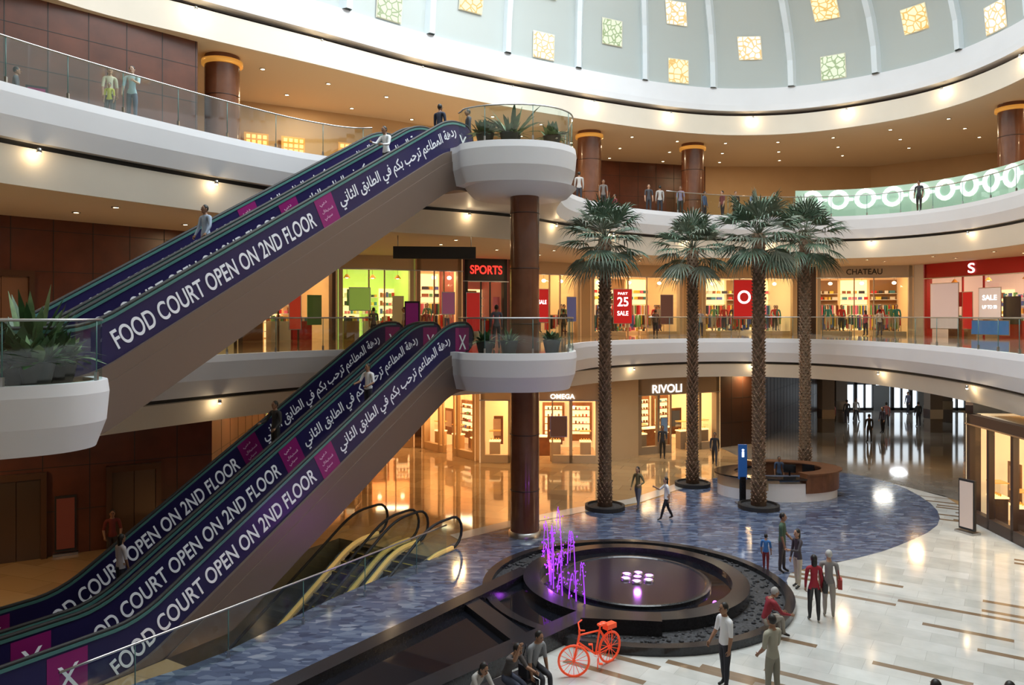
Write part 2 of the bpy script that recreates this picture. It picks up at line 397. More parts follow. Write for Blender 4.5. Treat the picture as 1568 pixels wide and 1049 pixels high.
# ---------------------------------------------------------------- people
def person(x,y,z,face=270,H=1.72,shirt=(.5,.5,.5),pants=(.03,.03,.04),skin=0,hair=HAIR,shoe=(.02,.02,.02),arms=((5,8,10),(5,8,10)),legs=((3,2),(-3,2)),lean=0,sleeve=False,skirt=None,longhair=False,fem=False,bag=None,cap=None,nm='person'):
    P=[];Rr=[];E=[];lab=[]
    def av(p,r,par=None,l=None):
        P.append(Vector(p));Rr.append(r); 
        if par is not None: E.append((par,len(P)-1));lab.append(l)
        return len(P)-1
    ln=math.radians(lean)
    def sp(zz,yy=0,xx=0): return (xx,yy*math.cos(ln)+zz*math.sin(ln),zz*math.cos(ln)-yy*math.sin(ln))
    sw=.088 if fem else .1; tr=.92 if fem else 1.0
    pe=av((0,0,0),.074*tr); s1=av(sp(.09),.062*tr,pe,'T'); s2=av(sp(.19),.076*tr,s1,'T'); nb=av(sp(.27),.05,s2,'T'); nk=av(sp(.315,.005),.031,nb,'S'); hd=av(sp(.345,.01),.034,nk,'S')
    hands=[]
    for sg,(a,o,e) in zip((-1,1),arms):
        sh=av(sp(.262,0,sg*sw),.04*tr,nb,'T')
        a_=math.radians(a); o_=math.radians(o); e_=math.radians(e)
        sx=Vector(P[sh]); d1=Vector((sg*math.sin(o_),math.sin(a_)*math.cos(o_),-math.cos(a_)*math.cos(o_)))
        mid=av(sx+d1*.085,.031*tr,sh,'A'); el=av(sx+d1*.17,.026*tr,mid,'A')
        o2=math.radians(o*.3-(e*.25)); d2=Vector((sg*math.sin(o2),math.sin(a_+e_)*math.cos(o2),-math.cos(a_+e_)*math.cos(o2)))
        fm=av(P[el]+d2*.06,.024*tr,el,'F'); wr=av(P[el]+d2*.14,.016,fm,'F'); pa=av(P[wr]+d2*.04,.019,wr,'S')
        hands.append((Vector(P[wr]),d2,sg))
    low=9
    for sg,(h,k) in zip((-1,1),legs):
        hp=av((sg*.047,0,-.025),.06*tr,pe,'L'); h_=math.radians(h);k_=math.radians(k)
        d1=Vector((sg*.03,math.sin(h_),-math.cos(h_))).normalized()
        th=av(P[hp]+d1*.11,.05*tr,hp,'L'); kn=av(P[hp]+d1*.24,.034,th,'L')
        d2=Vector((0,math.sin(h_-k_),-math.cos(h_-k_)))
        cf=av(P[kn]+d2*.08,.035,kn,'L'); an=av(P[kn]+d2*.225,.023,cf,'L'); low=min(low,P[an].z)
        hl=av(P[an]+Vector((0,-.01,-.022)),.021,an,'O'); bl=av(P[an]+Vector((sg*.01,.085,-.027)),.017,an,'O')
    me=bpy.data.meshes.new('t'); me.from_pydata([tuple(p*H) for p in P],E,[])
    o=bpy.data.objects.new('t',me); COL.objects.link(o)
    sk=o.modifiers.new('s','SKIN'); sk.branch_smoothing=.6; sb=o.modifiers.new('u','SUBSURF'); sb.levels=1
    for i,r in enumerate(Rr): me.skin_vertices[0].data[i].radius=(r*H,r*H)
    me.skin_vertices[0].data[0].use_root=True
    dg=bpy.context.evaluated_depsgraph_get(); ev=bpy.data.meshes.new_from_object(o.evaluated_get(dg)); bpy.data.objects.remove(o)
    SH=cm(shirt);PA=cm(pants);SK=SKIN[skin];SO=cm(shoe,.4)
    mp={'T':SH,'A':SH,'F':SH if sleeve else SK,'S':SK,'L':PA,'O':SO}
    mb=MB(); mb.v=[v.co.copy() for v in ev.vertices]
    segs=[(P[a]*H,P[b]*H,l) for (a,b),l in zip(E,lab)]
    for f in ev.polygons:
        c=f.center; best=None;bd=9
        for a,b,l in segs:
            ab=b-a; t_=max(0,min(1,(c-a).dot(ab)/ab.length_squared)); d_=(c-a-ab*t_).length
            if d_<bd: bd=d_;best=l
        if best=='L' and c.z>-.03*H and legs[0][0]<40: best='T'
        mb.f.append(list(f.vertices)); mb.m.append(mb.mi(mp[best])); mb.s.append(True)
    bpy.data.meshes.remove(ev)
    for wr,d,sg in hands:
        wr=wr*H; inn=Vector((-sg,0,0)); inn=(inn-d*inn.dot(d)).normalized(); acr=d.cross(inn).normalized()
        if acr.y<0: acr=-acr
        mb.tube([wr+d*.01*H,wr+d*.03*H,wr+d*.055*H],[.014*H,.018*H,.017*H],SK,8)
        for i,(off,l) in enumerate(((.014,.038),(.005,.043),(-.005,.04),(-.013,.031))):
            b=wr+d*.048*H+acr*off*H; mb.tube([b,b+(d+inn*.15)*l*.4*H,b+(d+inn*.45)*l*.7*H,b+(d*.8+inn*.75)*l*H],[.0055*H,.005*H,.0045*H,.003*H],SK,5)
        b=wr+d*.02*H+acr*.012*H; mb.tube([b,b+(d*.6+acr*.7+inn*.2)*.022*H,b+(d+acr*.5+inn*.4)*.036*H],[.006*H,.0055*H,.0035*H],SK,5)
    hc=Vector(sp(.385,.018)); MM=Matrix.Translation(hc*H)@Matrix.Rotation(-ln*.6,4,'X')@Matrix.Diagonal((H,H,H,1))
    mb.ell((0,0,0),(.042,.052,.066),SK,M=MM,a=14,b=10); mb.ell((0,.012,-.038),(.03,.036,.03),SK,M=MM)
    mb.tube([(0,.05,.008),(0,.062,-.01),(0,.052,-.016)],[.004,.009,.006],SK,6,M=MM)
    for sg in (-1,1):
        mb.ell((sg*.043,-.002,-.002),(.006,.012,.017),SK,M=MM,a=8,b=6); mb.ell((sg*.016,.048,.008),(.007,.005,.004),BLACK,M=MM,a=8,b=5)
        mb.box((sg*.016,.05,.02),(.018,.004,.004),hair,M=MM)
    mb.ell((0,.048,-.032),(.013,.005,.004),mat('lips',(.4,.13,.11),.5),M=MM,a=8,b=5)
    mb.ell((0,-.012,.016),(.047,.053,.06),hair if not cap else cm(cap),M=MM,a=14,b=10)
    if longhair: mb.ell((0,-.032,-.04),(.044,.03,.085),hair,M=MM); 
    if skirt: 
        mb.lathe((0,0,0),[(.072*H,.06*H),(.09*H,-.05*H),(.1*H,-.25*H),(.12*H,(low-.03)*H)],cm(skirt),20)
    if bag:
        bp_=Vector((.15*H,0.02*H,-.02*H)); mb.box(bp_,(.1,.26,.24),cm(bag)); mb.tube([bp_+Vector((0,-.1,.12)),Vector((.1*H,0,.27*H)),bp_+Vector((0,.1,.12))],.012,cm(bag),6)
    bz=z-(low-.043)*H
    M=Matrix.Translation((x,y,bz))@Matrix.Rotation(math.radians(face-90),4,'Z')
    mb.v=[M@p for p in mb.v]
    return mb.build(nm)
# mannequin master meshes
MQ=[]
for sh,pa in (((.05,.35,.4),(.75,.72,.65)),((.75,.75,.72),(.1,.12,.25)),((.6,.05,.05),(.05,.05,.06)),((.08,.08,.12),(.35,.2,.1)),((.15,.4,.25),(.55,.5,.4)),((.8,.55,.2),(.2,.25,.35))):
    o=person(0,-3,L1,270,1.8,sh,pa,2,nm='mannequin',arms=((5,12,20),(5,16,60)),sleeve=True); o.data.name='mannequin_mesh'; MQ.append((o.data,)); bpy.data.objects.remove(o)
def manq(p,rz):
    o=bpy.data.objects.new('mannequin',MQ[int(R()*6)][0]); COL.objects.link(o); o.location=p; o.rotation_euler=(0,0,rz); return o
# ---------------------------------------------------------------- shops
CL=[(.65,.04,.04),(.75,.72,.65),(.05,.05,.07),(.08,.28,.38),(.75,.42,.1),(.15,.38,.15),(.85,.85,.85),(.35,.12,.06),(.1,.15,.5),(.8,.2,.35),(.8,.65,.1)]
def rc(): return cm(CL[int(R()*len(CL))])
def shop(p0,p1,z0,h,depth,fr,back,sign=None,sc=None,kind='clothes',hd=.75,pw=60,signh=.4,signw=2.2,bs=.2,sz=None,sx=0,nm=3):
    a=Vector((*p0,0));b=Vector((*p1,0)); u=(b-a).normalized(); L=(b-a).length; ang=math.atan2(u.y,u.x)
    M=frame((a.x,a.y,z0),u,Vector((-u.y,u.x,0)),Vector((0,0,1))); mb=MB()
    frm=mat('shopframe_%d%d%d'%tuple(int(99*c) for c in fr),fr,.4)
    bk=mat('shopback_%d%d%d'%tuple(int(99*c) for c in back),back,.6,em=back,es=bs*1.3)  # back and side walls emit, standing in for shop lighting
    glow=emit('shop_ceiling_light',(1,.80,.48),6); gw=emit('shelf_back_glow',(1,.70,.33),1.35)
    mb.box((L/2,.15,h-hd/2),(L,.3,hd),frm,M=M)
    mb.box((L/2,.12,h-hd-.02),(L,.3,.05),STEEL,M=M)
    for x in (.15,L-.15): mb.box((x,.2,h/2),(.3,.4,h),frm,M=M)
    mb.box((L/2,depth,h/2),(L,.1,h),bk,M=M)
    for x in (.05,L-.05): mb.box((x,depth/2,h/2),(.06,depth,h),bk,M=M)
    mb.box((L/2,depth/2,h-.12),(L-.1,depth-.1,.08),CEIL,M=M)
    k=max(1,int(L/1.1))
    for i in range(k):
        for yy in (.8,2.2,3.4):
            if yy<depth-.3: mb.box((L*(i+.5)/k,yy,h-.18),(.4,.14,.03),glow,M=M)
    hh=h-hd
    dx0,dx1=L*.4,L*.6
    mb.add([(.3,.1,.05),(dx0,.1,.05),(dx0,.1,hh),(.3,.1,hh)],[(0,1,2,3)],SGLASS,M=M)
    mb.add([(dx1,.1,.05),(L-.3,.1,.05),(L-.3,.1,hh),(dx1,.1,hh)],[(0,1,2,3)],SGLASS,M=M)
    for x in (dx0,dx1): mb.box((x,.1,hh/2),(.07,.1,hh),frm,M=M)
    if kind=='clothes':
        nbay=max(2,int(L/1.5))
        for i in range(nbay):
            x0=L*i/nbay+.1; x1=L*(i+1)/nbay-.1; xm=(x0+x1)/2
            mb.box((xm,depth-.1,h*.45),(x1-x0,.08,h*.8),gw if i%2 else cm((.34,.19,.09)),M=M)
            for zz in (1.05,2.05):
                mb.tube([(x0,depth-.45,zz+.05),(x1,depth-.45,zz+.05)],.02,STEEL,6,M=M); x=x0+.05
                while x<x1: ln=U(.6,.88); mb.box((x,depth-.45,zz-ln/2),(.07,.4,ln),rc(),M=M,rz=U(-.2,.2)); x+=U(.09,.16)
            for zz in (2.45,2.9):
                mb.box((xm,depth-.3,zz),(x1-x0,.35,.04),WHITE,M=M); x=x0+.1
                while x<x1-.2: w=U(.15,.4); mb.box((x+w/2,depth-.3,zz+.12),(w,.25,.2),rc(),M=M); x+=w+U(.05,.2)
        for sx0,sx1,y in ((.5,L*.36,1.7),(L*.64,L-.5,1.7),(L*.25,L*.75,2.9)):
            mb.tube([(sx0,y,1.35),(sx1,y,1.35)],.02,STEEL,6,M=M); x=sx0+.05
            while x<sx1-.05: ln=U(.6,.95); mb.box((x,y,1.32-ln/2),(.07,.42,ln),rc(),M=M,rz=U(-.2,.2)); x+=U(.09,.16)
            for x in (sx0,sx1): mb.tube([(x,y,0),(x,y,1.35)],.02,STEEL,6,M=M)
        for c0,c1 in ((.4,dx0-.1),(dx1+.1,L-.4)): mb.box(((c0+c1)/2,.65,.12),(c1-c0,.9,.24),frm,M=M)
        for i in range(nm):
            x=(.8+(dx0-1.0)*R()) if i%2 else (dx1+.4+(L-dx1-1.1)*R()); p=M@Vector((x,.65,.25)); manq(p,ang+U(-.4,.4))
        for i in range(3): x=L*(i+.5)/3; mb.tube([(x,1.2,h-.15),(x,1.2,h-1.0)],.008,BLACK,4,M=M); mb.ell((x,1.2,h-1.1),(.14,.14,.11),glow,M=M,a=10,b=6)
    elif kind=='jewel':
        n=max(2,int(L/1.35)); dk=cm((.17,.065,.025)); wd=mat('walnut_panel',(.22,.09,.035),.35,var=.2,scale=3)
        for i in range(n+1):
            x=L*i/n
            if not(dx0<x<dx1): mb.box((min(max(x,.1),L-.1),.12,hh/2),(.16,.2,hh),frm,M=M)
        for c0,c1 in ((.3,dx0),(dx1,L-.3)): mb.box(((c0+c1)/2,.16,.2),(c1-c0,.28,.4),frm,M=M)
        for i in range(n):
            x=L*(i+.5)/n
            mb.box((x,.75,.5),(.55,.45,1.0),frm,M=M); mb.box((x,.75,1.03),(.6,.5,.06),gw,M=M)
            for sx_ in (-.27,.27): mb.box((x+sx_,.75,1.3),(.02,.48,.5),SGLASS,M=M)
            mb.box((x,.75,1.56),(.6,.5,.03),GOLD,M=M)
            for q in range(4): mb.ell((x-.2+.13*q,.75,1.12),(.035,.035,.06),GOLD,M=M,a=6,b=4)
            if i%2==0:
                mb.box((x,1.35,1.5),(.8,.06,1.5),wd,M=M); mb.box((x,1.31,1.65),(.55,.03,.9),cm(((.55,.4,.3),(.1,.12,.16),(.6,.55,.5))[i//2%3]),M=M)
            mb.box((x,depth-.2,1.5),(L/n*.8,.2,2.2),wd,M=M)
            mb.box((x,depth-.32,1.6),(L/n*.62,.06,1.6),emit('jewel_case_glow',(1,.66,.3),1.8),M=M)
            for q in range(4):
                mb.box((x,depth-.42,1.0+.4*q),(L/n*.62,.18,.03),dk,M=M)
                for w_ in range(4): mb.box((x-.3+.2*w_,depth-.42,1.08+.4*q),(.09,.1,U(.06,.2)),rc() if R()<.4 else dk,M=M)
            mb.tube([(x,2.0,h-.15),(x,2.0,h-.9)],.008,BLACK,4,M=M); mb.ell((x,2.0,h-1.0),(.13,.13,.12),glow,M=M,a=10,b=6)
        mb.box((L*.5,2.4,.5),(L*.35,.6,1.0),wd,M=M); mb.box((L*.5,2.4,1.03),(L*.36,.65,.05),gw,M=M)
    elif kind=='shelves':
        n=max(2,int(L/1.0))
        for i in range(n):
            x=L*(i+.5)/n
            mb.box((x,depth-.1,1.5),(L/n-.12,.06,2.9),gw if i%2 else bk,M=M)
            for zz in (.4,.9,1.4,1.9,2.4):
                mb.box((x,depth-.25,zz),(L/n-.1,.35,.04),WHITE,M=M)
                for q in range(5): 
                    hq=U(.14,.36); mb.box((x-.36+.18*q,depth-.28,zz+hq/2+.02),(.13,.18,hq),rc(),M=M)
        for fx,c in ((.22,(.25,.12,.06)),(.72,(.6,.04,.04)),(.5,(.7,.66,.6))):
            mb.box((L*fx,1.4,.5),(L*.2,.7,1.0),cm(c),M=M)
            for q in range(5): hq=U(.12,.35); mb.box((L*fx-.3+.15*q,1.4,1.0+hq/2),(.11,.3,hq),rc(),M=M)
        mb.box((L*.25,.5,2.3),(L*.22,.04,.9),rc(),M=M); mb.box((L*.8,.5,1.6),(L*.15,.04,1.6),rc(),M=M)
        for i in range(3): x=L*(i+.5)/3; mb.tube([(x,1.2,h-.15),(x,1.2,h-1.0)],.008,BLACK,4,M=M); mb.lathe((x,1.2,h-1.2),[(.2,0),(.06,.2)],cm((.7,.3,.05)),12,M=M); mb.ell((x,1.2,h-1.17),(.1,.1,.06),glow,M=M,a=10,b=6)
    ob=mb.build('shopfront')
    if sign:
        zs=(sz if sz else h-hd/2)-signh/2
        MT=M@frame((L/2-signw/2+sx,-.04,zs),Vector((1,0,0)),Vector((0,0,1)),Vector((0,-1,0)))
        text(sign,MT,signw,signh,sc or TXT,'shop_sign_lettering',ob)
    area('shop_lamp',M@Vector((L/2,depth*.42,h-.3)),min(L*.7,2.5),pw*1.9,(1,.76,.45))
    return ob,M,L
H1=L2-DR2-L1
Z1=L1
wsig=emit('sign_white_glow',(1,1,1),2); rsig=emit('sign_red_glow',(1,.03,.02),2.5); bsig=mat('sign_dark',(.03,.03,.03),.5)
WARM=(.85,.55,.25)
s1=shop((-13.6,38.2),(-9.4,41.6),Z1,H1,5,(.1,.05,.03),(.8,.5,.2),kind='shelves')
s2=shop((-9.4,41.6),(-5.4,43.2),Z1,H1,5,(.6,.5,.36),(.45,.62,.12),kind='shelves',bs=.5)
s3=shop((-5.4,43.2),(-2.8,44.2),Z1,H1,5,(.4,.28,.18),(.9,.55,.25),kind='clothes',nm=2)
s4=shop((-2.8,44.2),(-.2,45.4),Z1,H1,4,(.015,.015,.015),(.25,.06,.04),'SPORTS',rsig,kind='shelves',hd=1.3,signh=.5,signw=2.0,pw=22)
s5=shop((1.0,46.6),(4.4,49),Z1,H1,5,(.6,.46,.3),WARM,kind='clothes',nm=4)
s6=shop((5.0,49.4),(11.5,51.8),Z1,H1,5,(.62,.48,.32),WARM,kind='clothes',pw=110,nm=6)
s7=shop((12.8,52.2),(19.4,52.6),Z1,H1,5,(.65,.5,.3),(.85,.65,.35),kind='clothes',pw=110,nm=6)
s8=shop((20.6,52.4),(26.3,50.6),Z1,H1,6,(.55,.5,.42),WARM,'CHATEAU',bsig,kind='clothes',signw=2.2,signh=.38,pw=110,nm=6)
s9=shop((26.6,50),(28.4,42.5),Z1,H1,5,(.5,.008,.012),(.7,.55,.5),'S',wsig,kind='shelves',signw=.5,signh=.6,hd=.9,pw=90)
s10=shop((28.6,42),(28.8,33),Z1,H1,5,(.5,.008,.012),(.6,.03,.03),kind='clothes',hd=1.2)
def poster(M,x,z,w,h,c,txts=(),y=-.06,nm='poster',es=.3):
    mb=MB(); mb.box((x,y,z),(w,.03,h),mat('poster_%d%d%d'%tuple(int(99*k) for k in c),c,.5,em=c,es=es),M=M)
    mb.box((x,y+.01,z),(w+.08,.03,h+.08),STEEL,M=M)
    ob=mb.build(nm)
    for t,tw,th,tz in txts:
        text(t,M@frame((x-tw/2,y-.02,z+tz),Vector((1,0,0)),Vector((0,0,1)),Vector((0,-1,0))),tw,th,wsig,'poster_lettering',ob)
RED=(.65,.015,.02)
poster(s6[1],2.3,1.9,1.3,2.2,RED,(('25',.8,.6,0),('SALE',.8,.3,-.6),('PART',.7,.16,.75)))
poster(s5[1],1.0,1.9,.9,2.0,RED,(('SALE',.6,.25,.1),)); poster(s5[1],3.3,1.7,.7,1.5,(.1,.12,.3))
poster(s6[1],5.6,1.7,.9,1.9,(.12,.06,.05)); poster(s6[1],.9,1.6,.6,1.6,(.5,.3,.2))
poster(s7[1],2.9,2.4,1.4,2.6,RED,(('O',.9,.9,-.3),))
poster(s9[1],1.8,1.9,2.2,2.8,(.75,.66,.68)); poster(s9[1],5.2,2.0,1.5,1.8,(.85,.8,.8),(('SALE',1,.3,.2),('UP TO 50',1,.2,-.3)))
poster(s9[1],5.2,.6,2.6,.8,(.05,.2,.55)); poster(s9[1],3.6,1.6,.7,2.2,RED)
poster(s4[1],.6,1.5,.8,2.2,(.5,.02,.02)); poster(s3[1],1.9,2.0,.7,1.2,(.3,.1,.2)); poster(s1[1],3.0,1.8,.6,2.4,(.6,.05,.02)); poster(s2[1],1.2,2.2,1.1,1.2,(.35,.6,.1))
wall('wall_gallery_pier',(-.2,45.4),(1.0,46.6),L1,L2-DR2,BROWN,None)
wall('wall_gallery_pier',(4.4,49),(5,49.4),L1,L2-DR2,BEIGE,None)
wall('wall_gallery_pier',(11.5,51.8),(12.8,52.2),L1,L2-DR2,BEIGE,None)
wall('wall_gallery_pier',(19.4,52.6),(20.6,52.4),L1,L2-DR2,DBROWN,None)
wall('wall_gallery_pier',(26.3,50.6),(26.6,50),L1,L2-DR2,WHITE,None)
wall('wall_gallery_pier',(28.8,33),(27,18),L1,L2-DR2,CREAM,None)
# ground shops
H0=L1-DR1
shop((-12,37),(-8.5,43.8),0,H0,4,(.25,.12,.06),(.9,.45,.15),kind='jewel',hd=.6,bs=.5,pw=80)
shop((-8.3,44.2),(-5.6,44.6),0,H0,3.5,(.55,.36,.18),(.95,.5,.18),kind='jewel',hd=.6,bs=.5,pw=80)
shop((-5.2,44.4),(-1.9,40.4),0,H0,3,(.7,.46,.22),(.95,.55,.22),kind='jewel',hd=.6,pw=90,bs=.5)
g1=shop((-1.7,39.9),(4.6,39.7),0,H0,5,(.66,.5,.32),(.9,.6,.3),'OMEGA',wsig,kind='jewel',hd=1.0,signw=1.25,signh=.24,pw=140,sz=3.44,sx=1.15,bs=.4)
wall('wall_ground_pier',(4.6,39.7),(6.8,41.6),0,H0,BEIGE,None)
g2=shop((6.8,42),(12,44.5),0,H0,5,(.33,.24,.15),(.9,.62,.3),'RIVOLI',wsig,kind='jewel',hd=1.0,signw=2.0,signh=.46,pw=140,sz=3.56,sx=-.9,bs=.4)
poster(g2[1],1.75,1.5,.4,.9,(.15,.25,.4),es=.1); poster(g1[1],4.1,1.9,.8,1.0,(.12,.06,.04))
wall('wall_ground_passage',(12,44.5),(14.5,46),0,H0,DBROWN,.9)
wall('wall_ground_passage',(14.5,46),(24.5,62),0,H0,DBROWN,.9)
wall('wall_ground_passage',(36.4,62),(17.6,30),0,H0,BEIGE,None)
gr=shop((16.95,28.9),(16.2,18.5),0,H0-.3,4,(.05,.03,.025),(.9,.7,.42),kind='jewel',hd=.35,pw=130,bs=.4)
wall('wall_ground_pier',(17.6,30),(17,29),0,H0,DBROWN,None)
wall('wall_right_ground',(16.2,18.5),(14,8),0,H0,DBROWN)
# entrance: glazed doors flanked by small lit kiosks
mb=MB(); DAY=emit('daylight_glazing',(.82,.92,1),1.7)
mb.box((30.5,62.3,H0/2),(12.5,.05,H0),DAY)
for i in range(17): mb.box((24.6+i*.74,62.1,H0/2),(.12 if i%2 else .26,.2,H0),BLACKM)
mb.box((30.5,62.1,2.4),(12.4,.2,.7),mat('transom_grey',(.12,.13,.15),.5)); mb.box((30.5,62.1,.1),(12.4,.2,.2),BLACKM); mb.box((26,62.05,1.2),(1.4,.2,2.4),BLACKM); mb.box((33.2,62.05,1.2),(1.4,.2,2.4),mat('grey_panel',(.2,.22,.24),.5)); mb.box((29.6,62.05,1.0),(1.3,.2,2.0),mat('grey_panel',(.2,.22,.24),.5))
mb.build('door_entrance_glazing')
mb=MB()
for x,y in ((20.5,50.5),(27.5,50.5),(23.5,55.5),(31,55.5)): mb.box((x,y,H0/2),(.8,.8,H0),cm((.18,.16,.15))); mb.box((x,y,1.2),(.84,.84,.6),STEEL)
mb.build('passage_pillars')
def door(c,rz,w,h,m1,m2,nm,z0=0):
    mb=MB(); M=Matrix.Translation((c[0],c[1],z0))@Matrix.Rotation(rz,4,'Z')
    mb.box((-w/2-.08,0,h/2),(.16,.2,h),m1,M=M); mb.box((w/2+.08,0,h/2),(.16,.2,h),m1,M=M); mb.box((0,0,h+.1),(w+.32,.2,.2),m1,M=M)
    mb.box((-w/4,.03,h/2),(w/2-.02,.06,h),m2,M=M); mb.box((w/4,.03,h/2),(w/2-.02,.06,h),m2,M=M)
    mb.build(nm)
wa=math.atan2(3.8,6.6); wn=Vector((math.sin(wa),-math.cos(wa),0))
ES=mat('elevator_steel',(.16,.11,.08),.3,.8); DF=mat('door_frame_brown',(.12,.06,.035),.3,.4)
for t in (.25,.68):
    c=Vector((-17,23,0)).lerp(Vector((-10.4,26.8,0)),t)+wn*.12; door(c,wa,1.3,2.5,DF,ES,'door_elevator')
wb=math.atan2(8,6.4); c=Vector((-19,22.5,0)).lerp(Vector((-12.6,30.5,0)),.35)+Vector((math.sin(wb),-math.cos(wb),0))*.12
door(c,wb,1.6,2.6,DF,mat('door_tan',(.22,.11,.06),.4),'door_service',L1)
mb=MB(); LAN=emit('lattice_glow',(1,.5,.15),2)
for bx,by in ((-13.2,38.7),(-11.6,39.6),(-9.0,41.0)):
    Mx=frame((bx,by,L2+2.6),Vector((.876,.48,0)),Vector((-.48,.876,0)),Vector((0,0,1)))
    for i in range(4):
        for j in range(4): mb.box((i*.27,0,j*.27),(.17,.06,.17),LAN,M=Mx)
    mb.box((.4,.05,.4),(1.2,.04,1.2),GOLD,M=Mx)
mb.build('wall_lanterns')
# patterned glass screen on top gallery right
seg=[p for p in resample(offs(C2,1.1),300) if (p.y>42.5 and p.x>16.5) or (p.x>20 and p.y>36)]
mb=MB(); n=len(seg); LG=mat('frosted_green_glass',(.30,.42,.33),.3,em=(.42,.58,.45),es=.5); CW=emit('circle_white',(.95,1,.95),1.1)
mb.add([(p.x,p.y,L2) for p in seg]+[(p.x,p.y,L2+1.75) for p in seg],[(i,i+1,n+i+1,n+i) for i in range(n-1)],LG)
acc=0
for i in range(n-1):
    acc+=(seg[i+1]-seg[i]).length
    if acc>1.25:
        acc=0; p=seg[i]; t=(seg[i+1]-seg[i]).normalized(); nn=Vector((t.y,-t.x,0))
        pts=[p+nn*.05+t*math.cos(a)*.46+Vector((0,0,L2+1.15+math.sin(a)*.46)) for a in [2*math.pi*k/16 for k in range(17)]]
        mb.tube(pts,.13,CW,6)
        mb.tube([p+nn*.05+t*.5+Vector((0,0,L2+1.15)),p+nn*.05+t*.8+Vector((0,0,L2+1.15))],.1,CW,6)
mb.build('patterned_glass_screen')
def downlights(C,offl,n,z,nm):
    mb=MB()
    for o in offl:
        for p in resample(offs(C,o),n):
            if p.y<10: continue
            mb.lathe((p.x,p.y,z),[(.13,0),(.13,-.03),(.09,-.03)],STEEL,10)
            mb.lathe((p.x,p.y,z-.02),[(.09,0),(0.001,0)],LAMPE,10)
    mb.build(nm)
downlights(C3,(2,5,8),44,L3,'recessed_downlights'); downlights(C2b,(2,4.2),40,L2-DR2,'recessed_downlights'); downlights(C1b,(2.2,),34,L1-DR1,'recessed_downlights')
# ---------------------------------------------------------------- escalators
SL=.561
def zfun(s0,s1,z0):
    r=.6
    def g(t): return 0 if t<-r else ((t+r)**2/(4*r) if t<r else t)
    return lambda s: z0+SL*(g(s-s0)-g(s-s1))
def rng(a,b,st=.25):
    n=max(1,int(round((b-a)/st))); return [a+(b-a)*i/n for i in range(n+1)]
def sbox(mb,ss,zf,w0,w1,lo,hi,m,clamp=-99):
    vs=[]
    for s in ss:
        z=zf(s); l=max(clamp,z+lo)
        vs+=[EP(s,w0,l),EP(s,w1,l),EP(s,w1,z+hi),EP(s,w0,z+hi)]
    fs=[(3,2,1,0)]; n=len(ss)
    for i in range(n-1):
        for q in range(4): fs.append((i*4+q,i*4+(q+1)%4,(i+1)*4+(q+1)%4,(i+1)*4+q))
    k=(n-1)*4; fs.append((k,k+1,k+2,k+3))
    mb.add(vs,fs,m)
AR={'ا':'8D8E','ب':'8F','ة':'9394','ت':'95','ث':'99','ح':'A1','د':'A9AA','ر':'ADAE','س':'B1','ط':'C1','ع':'C9','ف':'D1','ق':'D5','ك':'D9','ل':'DD','م':'E1','ن':'E5','ه':'E9','ي':'F1'}
def shape(t):
    out=[]
    for i,ch in enumerate(t):
        if ch==' ': out.append(' '); continue
        pv=i>0 and t[i-1]!=' ' and len(AR[t[i-1]])==2; nx=i<len(t)-1 and t[i+1]!=' '
        b=0xFE00+int(AR[ch][:2],16)
        if len(AR[ch])==4: out.append(chr(b+(1 if pv else 0)))
        else: out.append(chr(b+(3 if pv and nx else 1 if pv else 2 if nx else 0)))
    return ''.join(out[::-1])
ARA=shape('ردهة المطاعم ترحب بكم في الطابق الثاني')
